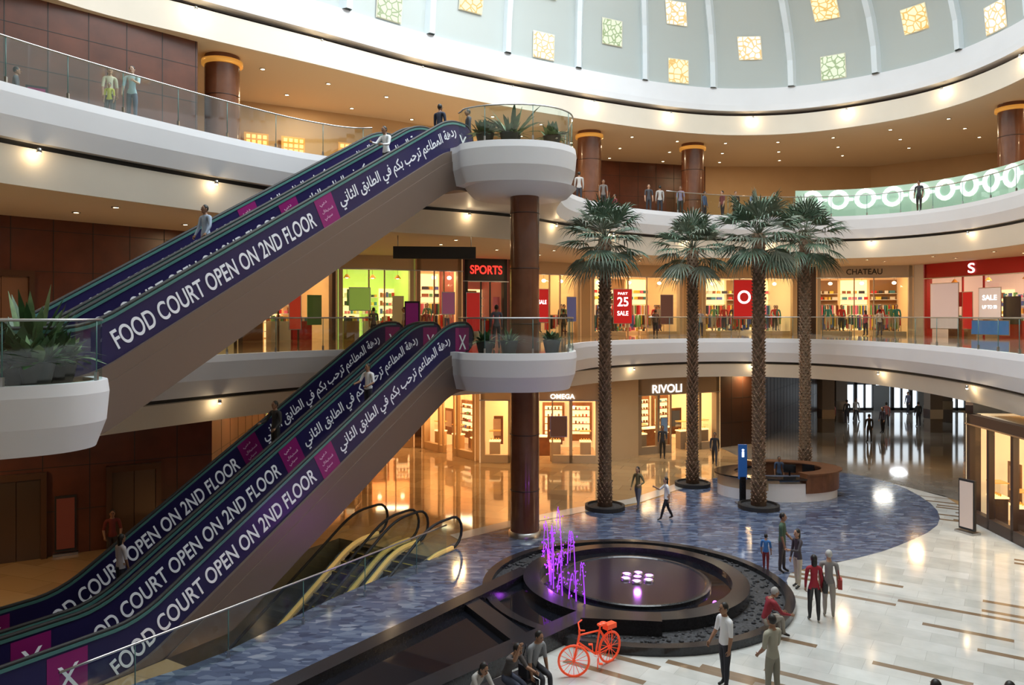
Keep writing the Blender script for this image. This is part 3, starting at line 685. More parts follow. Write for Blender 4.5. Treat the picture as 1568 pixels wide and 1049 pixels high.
def escalator(s0,s1,z0,b0,b1,ws,film,clamp,nm,toff=0,lotr=-1.3):
    zf=zfun(s0,s1,z0); ss=rng(s0-b0,s1+b1); mb=MB()
    wmin=ws[0][0];wmax=ws[-1][1]
    STEP=mat('escalator_step',(.07,.07,.075),.35,.8); YEL=mat('step_edge_yellow',(.6,.45,.05),.5)
    sbox(mb,ss,zf,wmin-.14,wmax+.14,lotr,-.32,CLAD,clamp)
    for w0,w1 in ws:
        for a,b in ((w0-.12,w0+.2),(w1-.2,w1+.12)): sbox(mb,ss,zf,a,b,-.33,.04,STEEL if not film else CLAD,clamp)
        s=s0-b0
        while s<s1+b1-.2:
            c=EP(s+.2,(w0+w1)/2,zf(s+.2)-.13); mb.box(c,(.4,w1-w0-.4,.26),STEP,rz=math.atan2(D.y,D.x))
            if s0<s<s1: mb.box(EP(s+.03,(w0+w1)/2,zf(s+.2)+.002),(.04,w1-w0-.42,.01),YEL,rz=math.atan2(D.y,D.x))
            s+=.4
        for w in (w0,w1):
            pm=NAVY if film else GLASS
            if film:
                sbox(mb,ss,zf,w-.03,w+.03,-.18,1.02,pm)
            else:
                n=len(ss); mb.add([EP(s,w,zf(s)+.04) for s in ss]+[EP(s,w,zf(s)+1.0) for s in ss],[(i,i+1,n+i+1,n+i) for i in range(n-1)],pm)
            for sg,se in ((-1,ss[0]),(1,ss[-1])):
                zc=zf(se)+.55; vs=[EP(se+sg*.46*math.sin(a),w,zc+.46*math.cos(a)) for a in [math.pi*k/10 for k in range(11)]]
                if film:
                    o=[p+N*.03 for p in vs]; i_=[p-N*.03 for p in vs]; mb.add(o+i_,[tuple(range(11)),tuple(range(21,10,-1))]+[(k,k+1,12+k,11+k) for k in range(10)],pm)
                else: mb.add(vs,[tuple(range(11))],pm)
            hp=[EP(ss[0]-.5*math.sin(a),w,zf(ss[0])+.55+.5*math.cos(a)) for a in [math.pi*k/8 for k in range(8,0,-1)]]
            hp+=[EP(s,w,zf(s)+1.05) for s in ss]
            hp+=[EP(ss[-1]+.5*math.sin(a),w,zf(ss[-1])+.55+.5*math.cos(a)) for a in [math.pi*k/8 for k in range(1,9)]]
            mb.tube(hp,.045,BLACKM,8)
            if film: sbox(mb,ss,zf,w-.05,w+.05,.95,1.02,TEAL)
            if not film: sbox(mb,ss,zf,w-.05,w+.05,.03,.12,emit('skirt_glow_strip',(1,.62,.2),.3))  # amber glow put into the skirt strips
    ob=mb.build(nm)
    if film:
        c=1/math.sqrt(1+SL*SL); sn=SL*c
        X=Vector((D.x*c,D.y*c,sn)); Y=Vector((-D.x*sn,-D.y*sn,c)); Z=X.cross(Y)
        zl=lambda s: z0+SL*(s-s0)
        for w in (ws[0][0],ws[0][1],ws[1][1]):
            wf=w-.036
            def F(s,dn): return frame(EP(s,wf,zl(s)+.47)+Y*dn,X,Y,Z)
            text('FOOD COURT OPEN ON 2ND FLOOR',F(toff+.25,-.22),6.45,.43,TXT,'balustrade_lettering',ob)
            text(ARA,F(toff+6.85,-.26),6.3 if z0>3 else 5.9,.52,TXT,'balustrade_lettering_arabic',ob)
            mb=MB(); M=F(toff+6.05,-.42)
            mb.add([(0,0,0),(.72,0,0),(.72,.86,0),(0,.86,0)],[(0,1,2,3)],PINK,M=M)
            mb.build('balustrade_panel_pink',ob,recenter=False)
            for q,(t,tw) in enumerate(((shape('دبي'),.3),(shape('فستيفال'),.46),(shape('سيتي'),.34))): text(t,M@Matrix.Translation((.14,.58-.2*q,.003)),tw,.11,mat('panel_text_pink',(.75,.45,.65),.5),'panel_lettering',ob)
            for se in ((s1+.35,) if z0>3 else (s1+.3,-1.1)):
                z=zf(se); M=frame(EP(se,wf,z-.1),D,Vector((0,0,1)),-N); mb=MB()
                mb.add([(0,0,0),(.8,0,0),(.8,1.0,0),(0,1.0,0)],[(0,1,2,3)],PINK if z0<3 else NAVY,M=M)
                mb.add([(.2,.25,.004),(.28,.25,.004),(.62,.75,.004),(.54,.75,.004)],[(0,1,2,3)],TXT,M=M)
                mb.add([(.54,.25,.004),(.62,.25,.004),(.28,.75,.004),(.2,.75,.004)],[(0,1,2,3)],TXT,M=M)
                mb.build('balustrade_panel_pink',ob,recenter=False)
    return ob,zf
W2=((0,1.4),(1.75,3.15))
e2,zu=escalator(-.3,12.0,L1,1.7,.9,W2,True,-99,'escalator')
e1,zl_=escalator(.8,12.03,0,4.5,.9,W2,True,0.0,'escalator')
e0,_=escalator(2.2,10.0,-4.376,1.0,1.2,((-.75,.65),(1.05,2.45)),False,-4.5,'escalator',lotr=-.6)
mb=MB(); PG=mat('pit_wall_grey',(.30,.24,.17),.4,var=.1)
a=[EP(.3,-1.15,0),EP(10.2,-1.15,0),EP(10.2,3.3,0),EP(.3,3.3,0)]
for i in range(4):
    p,q=a[i],a[(i+1)%4]; mb.add([p-Vector((0,0,4.5)),q-Vector((0,0,4.5)),q,p],[(0,1,2,3)],PG)
mb.add([p-Vector((0,0,4.5)) for p in a],[(0,1,2,3)],TAN); mb.build('floor_pit_well')
for l in (3,8): point('well_lamp',EP(l,-.95,-.9),16,(1,.66,.32),.08)
def rl(a,b,nm,z=0,h=1.1):
    n=max(2,int((b-a).length/.7)); railing([a.lerp(b,i/n) for i in range(n+1)],z,h,nm)
rl(EP(-1.5,-1.25,0),EP(10.2,-1.25,0),'glass_railing')
# ---------------------------------------------------------------- ground patches
def P2(px,py): y=11020/(py-592); return Vector(((px-960)/1450*y,y,0))
blue=[(-9.6,13.4),(-8,15.7),(-6.5,17.4),(-4.85,20.7),(-2.65,24.06),(-1.8,26.05),(0,27.7),(2.9,29.9),(5.2,31.2),(9.1,35.8),(12.5,38),(15.6,37.6),(17.2,35.2),(16.9,31.2),(15.4,28),(12.6,25.4),(10.6,24.1),(8.2,22.8),(7.2,21),(3.4,21.5),(0,21.8),(-1.5,19.6),(-3.1,17.2),(-4.2,15.8),(-6.6,12.4)]
def vz(l): return [Vector((*p,0)) for p in l]
def smooth_poly(l,n=4): return catmull(l,n)
white=[(-6.6,12.4),(-6.6,6),(-10,2),(15,2),(16,16),(17.4,28.6),(18.2,32.5),(17.2,35),(16.9,31.2),(15.4,28),(12.6,25.4),(10.6,24.1),(8.2,22.8),(3.4,21.5),(0,21.8),(-3.1,17.2)]
plate('floor_marble_plaza',[vz(white)],.004,WM)
plate('floor_blue_mosaic',[smooth_poly(blue,3)],.008,BL)
pas=[(17.2,35.2),(15.6,37.6),(12.5,38),(12,44.5),(24.5,62),(36,62),(18.4,31.5)]
GM=mat('grey_polished_stone',(.20,.185,.165),.07,var=.25,scale=.8); plate('floor_passage_stone',[vz(pas)],.004,GM)
mb=MB(); q=vz([(-1.8,26.15),(0,27.8),(2.9,30),(5.2,31.4),(7.5,34),(9.1,36)]); 
mb.add([p+Vector((0,0,.012)) for p in q]+[p+Vector((-.35,.6,.012)) for p in q],[(i,i+1,len(q)+i+1,len(q)+i) for i in range(len(q)-1)],mat('pale_stone',(.5,.5,.48),.12)); mb.build('floor_pale_border')
# ---------------------------------------------------------------- fountain + channel
FC=(3.38,21.4,0)
GR=mat('black_gravel',(.035,.035,.04),.7,var=.9,scale=14,bump=1)
WAT=mat('dark_water',(.008,.009,.013),.03,bump=.06,scale=6)
GRAN=mat('black_granite',(.022,.022,.026),.18,var=.3,scale=20)
mb=MB()
mb.lathe(FC,[(4.2,0),(4.2,.2),(3.95,.2),(3.95,.06)],GRAN,72,False)
mb.lathe(FC,[(3.95,.07),(3.05,.09)],GR,72)
mb.lathe(FC,[(3.07,.05),(3.07,.38),(2.62,.4),(2.6,.22)],GRAN,72,False)
mb.lathe(FC,[(2.6,.24),(2.05,.24)],WAT,72)
mb.lathe(FC,[(2.07,.2),(2.07,.32),(2.02,.34),(1.94,.34),(1.9,.31)],GRAN,72,False)
mb.lathe(FC,[(1.9,.31),(.001,.31)],mat('purple_wet_disc',(.03,.022,.034),.14),72)
# pebbles
for i in range(420):
    an=U(0,6.283); r=U(3.12,3.9); s_=U(.03,.07); mb.ell((FC[0]+r*math.cos(an),FC[1]+r*math.sin(an),.09),(s_,s_*U(.7,1),s_*.7),GR,a=6,b=4)
VIO=emit('violet_lamp',(.72,.22,1),3.5)
for k in range(6):
    a=k*math.pi/3+.3
    c=(FC[0]+.1+.36*math.cos(a),FC[1]+.05+.36*math.sin(a),.31); mb.lathe(c,[(.14,0),(.14,.05),(.11,.06)],STEEL,14); mb.lathe(c,[(.11,.055),(.001,.075)],VIO,14)
mb.lathe((FC[0]+.1,FC[1]+.05,.31),[(.11,.055),(.001,.075)],VIO,14)
mb.box((2.6,18.45,.24),(1.9,.55,.42),GRAN,rz=-.12)
fo=mb.build('fountain')
mb=MB(); JW=mat('violet_glow_jet',(.35,.08,.6),.1,em=(.45,.06,1),es=1.0)  # water emits violet itself, standing in for lamplight in the jets
random.seed(5)
for i in range(14):
    an=math.radians(138+i*7); r=2.33; bx,by=FC[0]+r*math.cos(an),FC[1]+r*math.sin(an); hh=(1.0,1.7,.6,1.3,.8,1.9,1.1)[i%7]*U(.8,1.05); dx,dy=U(-.15,.15),U(-.12,.12)
    pts=[(bx+dx*t,by+dy*t,.24+hh*(1-(1-t)**2) if t<1 else .24+hh*(1-(t-1)**2*2.5)) for t in [k*.2 for k in range(8)]]
    mb.tube(pts,[.02,.016,.014,.012,.011,.01,.009,.006],JW,6)
    for q in range(16): 
        p=pts[random.randrange(1,8)]; s_=U(.009,.022); mb.ell((p[0]+U(-.11,.11),p[1]+U(-.11,.11),max(.3,p[2]+U(-.25,.12))),(s_,s_,s_*1.5),JW,a=6,b=4)
mb.build('water_jets',fo,recenter=False)
random.seed(11)
point('fountain_lamp',(FC[0]-2.3,FC[1]-.2,.7),32,(.5,.08,1),.1); point('fountain_lamp',(FC[0]+.1,FC[1]+.05,.7),20,(.6,.15,1),.1)
point('fountain_lamp',(FC[0]+2.0,FC[1]-.9,.5),5,(.4,.08,1),.06)
mb=MB()
A0,A1=Vector((-7.4,11.1,0)),Vector((.42,22.2,0)); B0,B1=Vector((-4.9,11.8,0)),Vector((2.0,19.0,0))
def curb(a,b,w,h,m):
    t=(b-a).normalized(); nn=Vector((-t.y,t.x,0))*w/2
    vs=[a-nn,b-nn,b+nn,a+nn]; vs+= [p+Vector((0,0,h)) for p in vs]
    mb.add(vs,[(4,5,6,7),(0,1,5,4),(1,2,6,5),(2,3,7,6),(3,0,4,7)],m)
curb(A0,A1,.45,.34,GRAN); curb(B0,B1,.5,.38,GRAN)
mb.add([A0+Vector((0,0,.14)),B0+Vector((0,0,.14)),B1+Vector((0,0,.14)),A1+Vector((0,0,.14))],[(0,1,2,3)],WAT)
curb(A0.lerp(A1,.80),B0.lerp(B1,.76),.5,.3,GRAN)
mb.build('water_channel')
mb=MB(); mb.box((-.42,14.95,.18),(2.0,.6,.36),GRAN,rz=.7); mb.build('granite_bench')
# ---------------------------------------------------------------- palms
TR=mat('palm_trunk_bark',(.15,.095,.055),.85,var=.4,scale=9); TR2=mat('palm_leaf_base',(.27,.17,.11),.8,var=.3,scale=12)
LF=mat('palm_leaf',(.07,.12,.075),.5,var=.35,scale=2); LF2=mat('palm_leaf_dull',(.16,.19,.14),.6,var=.3,scale=3)
def palm_mesh(H):
    mb=MB()
    mb.tube([(0,0,.05),(.02,0,1),(.03,.01,H*.5),(0,.02,H*.85),(0,0,H)],[.30,.24,.2,.2,.26],TR,14)
    z=.2;k=0
    while z<H:
        r=.235 if z>1 else .28
        for j in range(9):
            an=2*math.pi*(j+.5*(k%2))/9; c=Vector((math.cos(an),math.sin(an),0)); t=Vector((-c.y,c.x,0))
            a=c*(r-.05)+Vector((0,0,z)); 
            mb.add([a-t*.075,a+t*.075,c*(r+.045)+t*.02+Vector((0,0,z+.13)),c*(r+.045)-t*.02+Vector((0,0,z+.13)),c*(r-.05)+Vector((0,0,z+.16))],[(0,1,2,3),(3,2,4),(0,3,4),(1,4,2)],TR2 if (j+k)%3 else TR)
        z+=.13;k+=1
    nf=38
    for i in range(nf):
        az=i*2.39996+U(-.2,.2); f=i/nf; el=math.radians(84-f*142+U(-9,9))
        d=Vector((math.cos(el)*math.cos(az),math.cos(el)*math.sin(az),math.sin(el)))
        side=Vector((-math.sin(az),math.cos(az),0)); 
        pl=U(.7,1.15); p0=Vector((0,0,H-.05)); p1=p0+d*pl+Vector((0,0,-.06))
        mb.tube([p0,p0.lerp(p1,.5)+Vector((0,0,.05)),p1],[.024,.018,.013],LF2,5)
        m=LF if i%3 else LF2; nbld=17; Rr=U(.9,1.3)
        up=side.cross(d)
        for b in range(nbld):
            th=math.radians(-70+140*b/(nbld-1)); dd=(d*math.cos(th)+side*math.sin(th)).normalized(); wv=(-d*math.sin(th)+side*math.cos(th))
            L=Rr*(.68+.32*math.cos(th)); dr=U(.15,.5)
            c1=p1+dd*L*.5; c2=p1+dd*L*.8+Vector((0,0,-dr*.35)); c3=p1+dd*L+Vector((0,0,-dr))
            fold=up*.02*(1 if b%2 else -1)
            mb.add([p1,c1-wv*.034+fold,c1+wv*.034-fold,c2-wv*.022,c2+wv*.022,c3],[(0,1,2),(1,3,4,2),(3,5,4)],m)
    mb.lathe((0,0,0),[(.78,0),(.78,.16),(.68,.18),(.66,.1)],BLACKM,32,False)
    mb.lathe((0,0,0),[(.66,.1),(.2,.12)],GR,32)
    return mb
pm=palm_mesh(10.6).build('palm_tree'); pm.location=(3.5,30.4,.01)
for (x,y,sc,rz) in ((8.0,34.4,1.0,1.2),(9.85,30.4,1.02,2.6),(14.3,37.6,1.08,4.1)):
    o=bpy.data.objects.new('palm_tree',pm.data); o.location=(x,y,.01); o.scale=(sc,sc,sc); o.rotation_euler=(0,0,rz); COL.objects.link(o)
# ---------------------------------------------------------------- potted plants
PL=mat('plant_leaf',(.04,.10,.035),.45,var=.4,scale=5); PL2=mat('plant_leaf_pale',(.2,.3,.15),.5,var=.3,scale=5)
def plant(x,y,z,sz,n,kind=0,pot=.3):
    mb=MB()
    mb.lathe((x,y,z),[(pot*.7,0),(pot,.42),(pot*1.05,.46),(pot*.95,.46),(pot*.9,.38),(.01,.38)],BLACKM,20)
    for i in range(n):
        az=U(0,6.28); el=U(.3,1.45); L=sz*U(.6,1); w=.05*sz if kind==0 else .14*sz
        c=Vector((math.cos(az),math.sin(az),0)); t=Vector((-c.y,c.x,0))
        b=Vector((x,y,z+.38))+c*U(0,pot*.6); pts=[]
        for k in range(5):
            u=k/4; pts.append(b+c*L*math.cos(el)*u+Vector((0,0,L*math.sin(el)*u-L*.45*u*u*math.cos(el))))
        ww=[.3*w,.8*w,w,.7*w,.05*w]; vs=[]
        for p,q in zip(pts,ww): vs+=[p-t*q,p+t*q]
        mb.add(vs,[(2*k,2*k+1,2*k+3,2*k+2) for k in range(4)],PL if R()<.8 else PL2,True)
    mb.build('potted_plant')
for x,y,s_,k in ((-.9,25.8,.75,1),(1.35,26.2,.7,1),(-.1,25.7,.8,0)):
    plant(x,y,L2+.01,s_,55,k); plant(x,y,L1+.01,s_*.8,55,k)
plant(.0,26.0,L2,1.7,24)
for x,y,s_,k in ((-9.1,14.3,.9,1),(-8.7,14.9,.8,1),(-9.9,14.0,1.3,0),(-9.3,15.0,1.7,0),(-10.6,13.8,1.2,0),(-8.6,14.0,.8,1)): plant(x,y,L1+.01,s_,80,k)
# ---------------------------------------------------------------- info desk
mb=MB(); dc=(11.3,33,0); TW=mat('desk_wood',(.16,.065,.03),.3,var=.2,scale=3)
def arcw(r0,r1,z0,z1,a0,a1,m,sx=2.5,sy=1.6,n=40):
    vs=[];fs=[]
    for k in range(n+1):
        a=math.radians(a0+(a1-a0)*k/n); c,s=math.cos(a),math.sin(a)
        vs+=[(dc[0]+sx*r0*c,dc[1]+sy*r0*s,z0),(dc[0]+sx*r1*c,dc[1]+sy*r1*s,z0),(dc[0]+sx*r1*c,dc[1]+sy*r1*s,z1),(dc[0]+sx*r0*c,dc[1]+sy*r0*s,z1)]
    for k in range(n):
        for q in range(4): fs.append((k*4+q,k*4+(q+1)%4,k*4+4+(q+1)%4,k*4+4+q))
    fs+= [(0,1,2,3),(n*4+3,n*4+2,n*4+1,n*4)]; mb.add(vs,fs,m)
arcw(.78,1.0,.0,.45,-10,250,WHITE); arcw(.8,1.0,.45,.9,110,260,mat('desk_cream',(.55,.42,.28),.4)); arcw(.8,1.03,.35,1.1,-75,110,TW); arcw(.72,1.06,.9,.96,110,285,BLACK); arcw(.74,1.08,1.1,1.15,-75,110,TW)
arcw(.8,1.0,0,.35,-110,-10,WHITE); arcw(.78,1.0,.35,.75,-110,-75,WHITE)
for dx,rz in ((-.9,.3),(.4,-.2),(1.2,-.6)):
    mb.box((dc[0]+dx,dc[1]-.4,1.15),(.5,.05,.34),BLACK,rz=rz); mb.box((dc[0]+dx,dc[1]-.4,.95),(.06,.06,.2),BLACK)
mb.box((dc[0]+.1,dc[1]-.3,.4),(3.0,.5,.8),cm((.05,.07,.12)))
mb.build('information_desk')
mb=MB(); BLU=mat('sign_blue',(.02,.09,.30),.4,em=(.02,.12,.4),es=.2)
mb.box((9.3,31.2,.03),(.5,.35,.06),STEEL); mb.box((9.3,31.2,1.7),(.34,.1,1.4),BLU); mb.box((9.3,31.18,.55),(.24,.1,1.1),BLACK)
so=mb.build('information_sign_totem'); text('i',frame((9.25,31.13,1.9),Vector((1,0,0)),Vector((0,0,1)),Vector((0,-1,0))),.1,.32,wsig,'sign_letter',so)
mb=MB(); mb.box((-3.2,32,L2-3.0),(3.4,.15,.5),BLACKM,rz=.1)
for dx in (-1.5,1.5): mb.tube([(-3.2+dx,32+dx*.1,L2-2.8),(-3.2+dx,32+dx*.1,L2-2.3)],.02,STEEL,6)
mb.build('hanging_directory_sign')
def totem(x,y,z,c,rz=0):
    mb=MB(); mb.box((x,y,z+.04),(.7,.4,.08),STEEL,rz=rz); mb.box((x,y,z+1.0),(.6,.1,1.75),BLACKM,rz=rz); mb.box((x+.06*math.sin(rz),y-.06*math.cos(rz),z+1.0),(.5,.02,1.6),mat('totem_%d'%int(c[0]*99),c,.4,em=c,es=.3),rz=rz); mb.build('advertising_totem')
totem(-15.5,25.2,L2,(.2,.01,.08),.6); totem(-2.6,30.5,L2,(.3,.02,.12)); totem(15.9,27,0,(.5,.4,.35),-1.2)
totem(-4.0,31,L1,(.16,.01,.1)); totem(-14.2,24.6,0,(.10,.02,.01),.5)
mb=MB(); mb.box((-8.2,34.5,.4),(2.6,1.2,.8),BLACK); mb.box((-8.2,34.5,.84),(2.7,1.3,.06),STEEL)
for i in range(5): mb.box((-9.2+i*.5,34.5,1.05),(.3,.3,.35),emit('case_glow',(1,.7,.35),1.0))
mb.build('display_counter')
# ---------------------------------------------------------------- bicycle
mb=MB(); ORG=mat('orange_red_glow_paint',(.90,.085,.025),.35,em=(1,.10,.03),es=.25)  # paint emits a little to lift the bike's brightness
rw=Vector((2.14,16.95,.34)); fw=Vector((1.3,16.25,.34)); t=(fw-rw).normalized(); sd=Vector((-t.y,t.x,0)); z=Vector((0,0,1))
def wheel(c,ax):
    f=Vector((-ax.y,ax.x,0))
    P=[c+(f*math.cos(a)+z*math.sin(a))*.32 for a in [2*math.pi*k/28 for k in range(29)]]
    mb.tube(P,.026,ORG,8,False)
    for k in range(16):
        a=2*math.pi*k/16; mb.tube([c+ax*.03*(1 if k%2 else -1),c+(f*math.cos(a)+z*math.sin(a))*.31],.006,ORG,4,False)
    mb.tube([c-ax*.05,c+ax*.05],.025,ORG,8)
wheel(rw,sd); fax=(Matrix.Rotation(math.radians(-38),3,'Z')@sd).normalized(); wheel(fw,fax)
bb=rw+t*.44-z*.04; seat=bb-t*.14+z*.48; hd1=fw-t*.16+z*.5; hd0=fw-t*.12+z*.36
T=lambda a,b,r=.02: mb.tube([a,b],r,ORG,8)
T(bb,seat+z*.08);T(seat,hd1);T(bb,hd0,.022);T(hd0,hd1,.024)
for q in (-1,1): T(rw+sd*.05*q,bb+sd*.03*q,.012);T(rw+sd*.05*q,seat+sd*.02*q,.012);T(hd0+fax*.04*q,fw+fax*.05*q,.014); T(rw+sd*.06*q,rw+sd*.06*q+z*.42,.008)
T(hd1,hd1+z*.12); hb=hd1+z*.13
mb.tube([hb+fax*.28-t*.12+z*.05,hb+fax*.2+z*.05,hb,hb-fax*.2+z*.05,hb-fax*.28-t*.12+z*.05],.016,ORG,8)
mb.ell(seat+z*.12,(.07,.07,.035),ORG); mb.ell(seat+z*.12-t*.1,(.09,.09,.04),ORG)
mb.tube([bb+sd*.1-z*.16,bb+sd*.08,bb-sd*.08,bb-sd*.1+z*.16],.011,ORG,6); mb.box(bb+sd*.15-z*.16,(.09,.07,.02),ORG); mb.box(bb-sd*.15+z*.16,(.09,.07,.02),ORG)
mb.lathe(bb+sd*.06,[(.09,-.005),(.09,.005)],ORG,16,M=None)
mb.box(rw+z*.42,(.3,.14,.02),ORG,rz=math.atan2(t.y,t.x)); mb.box(rw+z*.47,(.28,.16,.1),ORG,rz=math.atan2(t.y,t.x))
mb.box(bb-z*.19+sd*.06,(.02,.02,.24),ORG)
mb.build('bicycle')
# ---------------------------------------------------------------- people placement
WK=((22,8),(-14,14)); AW=((-18,6,18),(18,6,22))
person(4.35,15.8,0,200,1.76,(.8,.82,.86),(.02,.02,.03),1,arms=((2,8,8),(10,10,30)))
person(5.12,15.2,0,120,1.74,(.36,.35,.28),(.27,.26,.21),1,arms=((5,6,40),(8,6,50)))
person(5.95,18.25,0,10,1.74,(.26,.02,.03),(.35,.32,.27),1,hair=GREYH,legs=((100,100),(102,96)),lean=22,arms=((30,6,40),(35,6,40)),sleeve=True)
person(7.55,23.0,0,60,1.12,(.05,.2,.5),(.25,.03,.03),0,nm='child')
person(8.0,22.9,0,330,1.78,(.05,.10,.06),(.06,.05,.05),1,arms=((10,8,40),(5,8,10)))
person(7.98,21.6,0,200,1.66,(.06,.05,.06),(.55,.48,.37),0,longhair=True,fem=True,arms=((30,8,70),(5,8,10)),sleeve=True)
person(7.5,19.2,0,80,1.68,(.36,.02,.035),(.02,.02,.02),0,longhair=True,fem=True,bag=(.02,.02,.02),sleeve=True,legs=((6,4),(-4,4)))
person(7.97,19.45,0,70,1.72,(.28,.26,.25),(.42,.37,.32),0,cap=(.5,.5,.48),bag=(.4,.05,.04))
person(5.75,28.8,0,185,1.64,(.8,.8,.82),(.015,.015,.02),0,longhair=True,fem=True,legs=WK,arms=((-10,8,10),(50,6,70)))
person(4.95,30.4,0,230,1.7,(.16,.13,.06),(.14,.15,.2),0,longhair=True,fem=True,legs=((14,6),(-14,6)),arms=((5,30,70),(10,12,20)),sleeve=True)
person(8.0,41.1,0,260,1.78,(.03,.03,.035),(.02,.02,.02),1,sleeve=True,arms=((20,8,60),(5,8,10)))
person(10.3,39.3,0,250,1.72,(.03,.03,.04),(.04,.04,.05),1,legs=WK,sleeve=True,arms=AW)
person(6.85,12.48,0,90,1.74,(.1,.1,.12),(.05,.05,.05),1); person(8.0,12.42,0,60,1.74,(.2,.1,.1),(.05,.05,.05),1)
person(-.12,15.15,0,320,1.7,(.08,.07,.07),(.05,.06,.1),1,legs=((82,82),(88,75)),lean=25,arms=((40,6,50),(110,20,50)))
person(-.75,14.6,0,310,1.66,(.4,.38,.36),(.05,.06,.1),1,legs=((84,80),(88,72)),lean=32,arms=((40,6,50),(40,6,50)),longhair=True,fem=True)
person(.42,15.6,0,310,1.7,(.25,.26,.28),(.03,.03,.04),1,legs=((84,80),(82,88)),lean=15,bag=(.02,.02,.03))
for i,(px,py) in enumerate(((1588,795),(1605,790),(1655,812),(1662,800),(1722,800),(1738,795),(1700,775),(1560,800),(1630,830))):
    p=P2(px,py); 
    c=[(.03,.03,.03),(.5,.5,.5),(.1,.1,.15),(.3,.1,.1)][i%4]
    person(p.x,min(p.y,60),0,[90,270,200,70][i%4],1.72,c,(.03,.03,.04),i%2,legs=WK if i%2 else ((3,2),(-3,2)),sleeve=True)
person(-12.2,23.6,0,300,1.7,(.16,.02,.015),(.04,.03,.03),1,arms=((5,14,40),(5,14,40)))
person(11.6,33.6,0,260,1.5,(.05,.08,.15),(.03,.03,.03),1,legs=((10,10),(5,5)))
def rider(zf,s,w,**k):
    k.pop('s0'); p=EP(s,w,0); person(p.x,p.y,zf(s)+.0,**k)
fu=math.degrees(math.atan2(D.y,D.x))
rider(zu,4.3,2.45,s0=0,face=fu+180,H=1.74,shirt=(.34,.42,.55),pants=(.3,.34,.42),skin=1,sleeve=True,arms=((15,22,20),(10,10,20)))
rider(zu,9.65,.7,s0=0,face=fu+180,H=1.74,shirt=(.8,.82,.85),pants=(.03,.03,.05),skin=1,sleeve=True,arms=((20,10,60),(40,10,50)),lean=8)
rider(zl_,8.8,.7,s0=0,face=fu+180,H=1.66,shirt=(.75,.75,.78),pants=(.03,.03,.05),skin=1,arms=((10,20,60),(30,10,50)))
rider(zl_,6.7,2.45,s0=0,face=fu+180,H=1.78,shirt=(.03,.03,.035),pants=(.03,.03,.03),skin=1,sleeve=True,arms=((10,20,40),(30,10,50)))
rider(zl_,1.9,2.45,s0=0,face=fu,H=1.66,shirt=(.6,.56,.6),pants=(.03,.03,.05),skin=1,longhair=True,fem=True)
person(-11.15,22.7,L2,280,1.75,(.4,.56,.62),(.12,.14,.2),2,arms=((40,10,50),(10,10,20)))
person(-11.75,22.6,L2,300,1.68,(.7,.66,.5),(.1,.1,.1),0,longhair=True,fem=True)
person(-11.45,22.0,L2,280,1.05,(.6,.6,.1),(.1,.1,.1),0,nm='child')
person(-14.5,22.6,L2,30,1.7,(.1,.1,.12),(.05,.05,.06),1,sleeve=True)
person(-2.52,26.95,L2,60,1.80,(.02,.025,.05),(.03,.03,.03),1,sleeve=True); person(-1.55,27.5,L2,200,1.76,(.04,.05,.08),(.03,.03,.03),1,sleeve=True)
person(4.9,41.5,L2,270,1.72,(.15,.13,.12),(.03,.03,.03),1); person(9.5,43.6,L2,250,1.72,(.25,.2,.3),(.03,.03,.03),1)
person(13.1,45.3,L2,270,1.7,(.02,.02,.02),(.02,.02,.02),0,skirt=(.02,.02,.02)); person(14.2,45.5,L2,290,1.75,(.2,.3,.5),(.03,.03,.03),1)
for i,(x,y) in enumerate(((7.6,43),(8.3,43.4),(12.3,45.2),(11.3,45.4),(15.6,45.8),(3.4,39.2),(6.2,46.5))):
    person(x,y,L2,(270,90,200,320)[i%4],1.72,((.05,.05,.06),(.45,.43,.42),(.2,.05,.06),(.06,.1,.2))[i%4],(.03,.03,.04),i%2,sleeve=bool(i%2))
person(22.0,41.8,L2,220,1.72,(.04,.04,.05),(.03,.03,.03),1); person(26.6,35.6,L2,220,1.72,(.3,.3,.33),(.03,.03,.03),1)
person(-.6,30,L1,100,1.74,(.1,.11,.16),(.03,.03,.05),1,sleeve=True); person(3.1,46.5,L1,100,1.7,(.05,.05,.05),(.03,.03,.03),1)
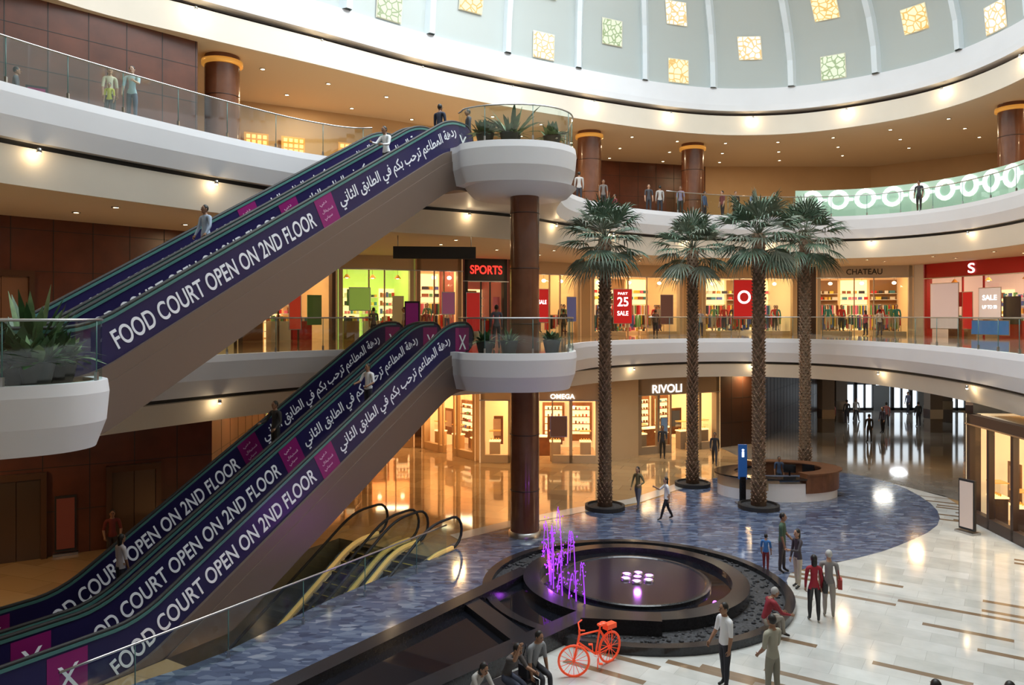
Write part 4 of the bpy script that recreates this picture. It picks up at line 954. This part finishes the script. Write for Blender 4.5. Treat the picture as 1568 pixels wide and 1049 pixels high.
person(9,48.5,L1,80,1.7,(.15,.1,.1),(.03,.03,.05),1); person(11.6,47.6,L1,270,1.72,(.3,.3,.35),(.03,.03,.05),0)
person(-5,36,L1,200,1.72,(.5,.5,.5),(.03,.03,.05),1); person(-4.1,37,L1,260,1.65,(.2,.05,.05),(.03,.03,.05),0); person(-6.8,38,L1,90,1.72,(.1,.1,.12),(.03,.03,.05),0)
person(1.4,42.5,L1,200,1.72,(.08,.08,.12),(.03,.03,.05),1); person(22.5,49.2,L1,110,1.66,(.5,.1,.15),(.03,.03,.05),0,longhair=True,fem=True); person(23.3,49,L1,80,1.74,(.6,.6,.62),(.05,.05,.1),1)
# ---------------------------------------------------------------- lights
area('dome_fill_lamp',(3.5,26,30),18,7800,(.92,.97,1))  # unseen fill lamp added high in the dome to light the atrium
area('dome_fill_uplight',(4,23,20.3),12,3300,(.90,.97,1),(math.pi,0,0))  # unseen upward fill hung mid-air, added to brighten the dome
for p in resample(offs(C2b,3.2),16):
    if p.y>12: area('gallery_lamp',(p.x,p.y,L2-DR2-.06),.5,105,(1,.68,.37))
for p in resample(offs(C1b,3.2),14):
    if p.y>12: area('concourse_lamp',(p.x,p.y,L1-DR1-.06),.5,125 if p.x>-6 else 60,(1,.62,.28))
for p in resample(offs(C3,4.5),16):
    if p.y>12: area('top_gallery_lamp',(p.x,p.y,L3-.06),.6,185,(1,.72,.42))
area('passage_lamp',(24,50,H0-.1),1,90,(1,.95,.85)); area('passage_lamp',(29,58,H0-.1),1,90,(.9,.95,1))
w=bpy.data.worlds.new('world'); bpy.context.scene.world=w; w.use_nodes=True; w.node_tree.nodes['Background'].inputs[0].default_value=(.6,.65,.7,1); w.node_tree.nodes['Background'].inputs[1].default_value=.3
cd=bpy.data.cameras.new('cam'); cd.sensor_width=36; cd.lens=1450/1920*36; cd.shift_y=-50.5/1920; cd.clip_start=.05; cd.clip_end=300
co=bpy.data.objects.new('camera',cd); co.location=(0,0,7.6); co.rotation_euler=(math.pi/2,0,0); COL.objects.link(co); bpy.context.scene.camera=co
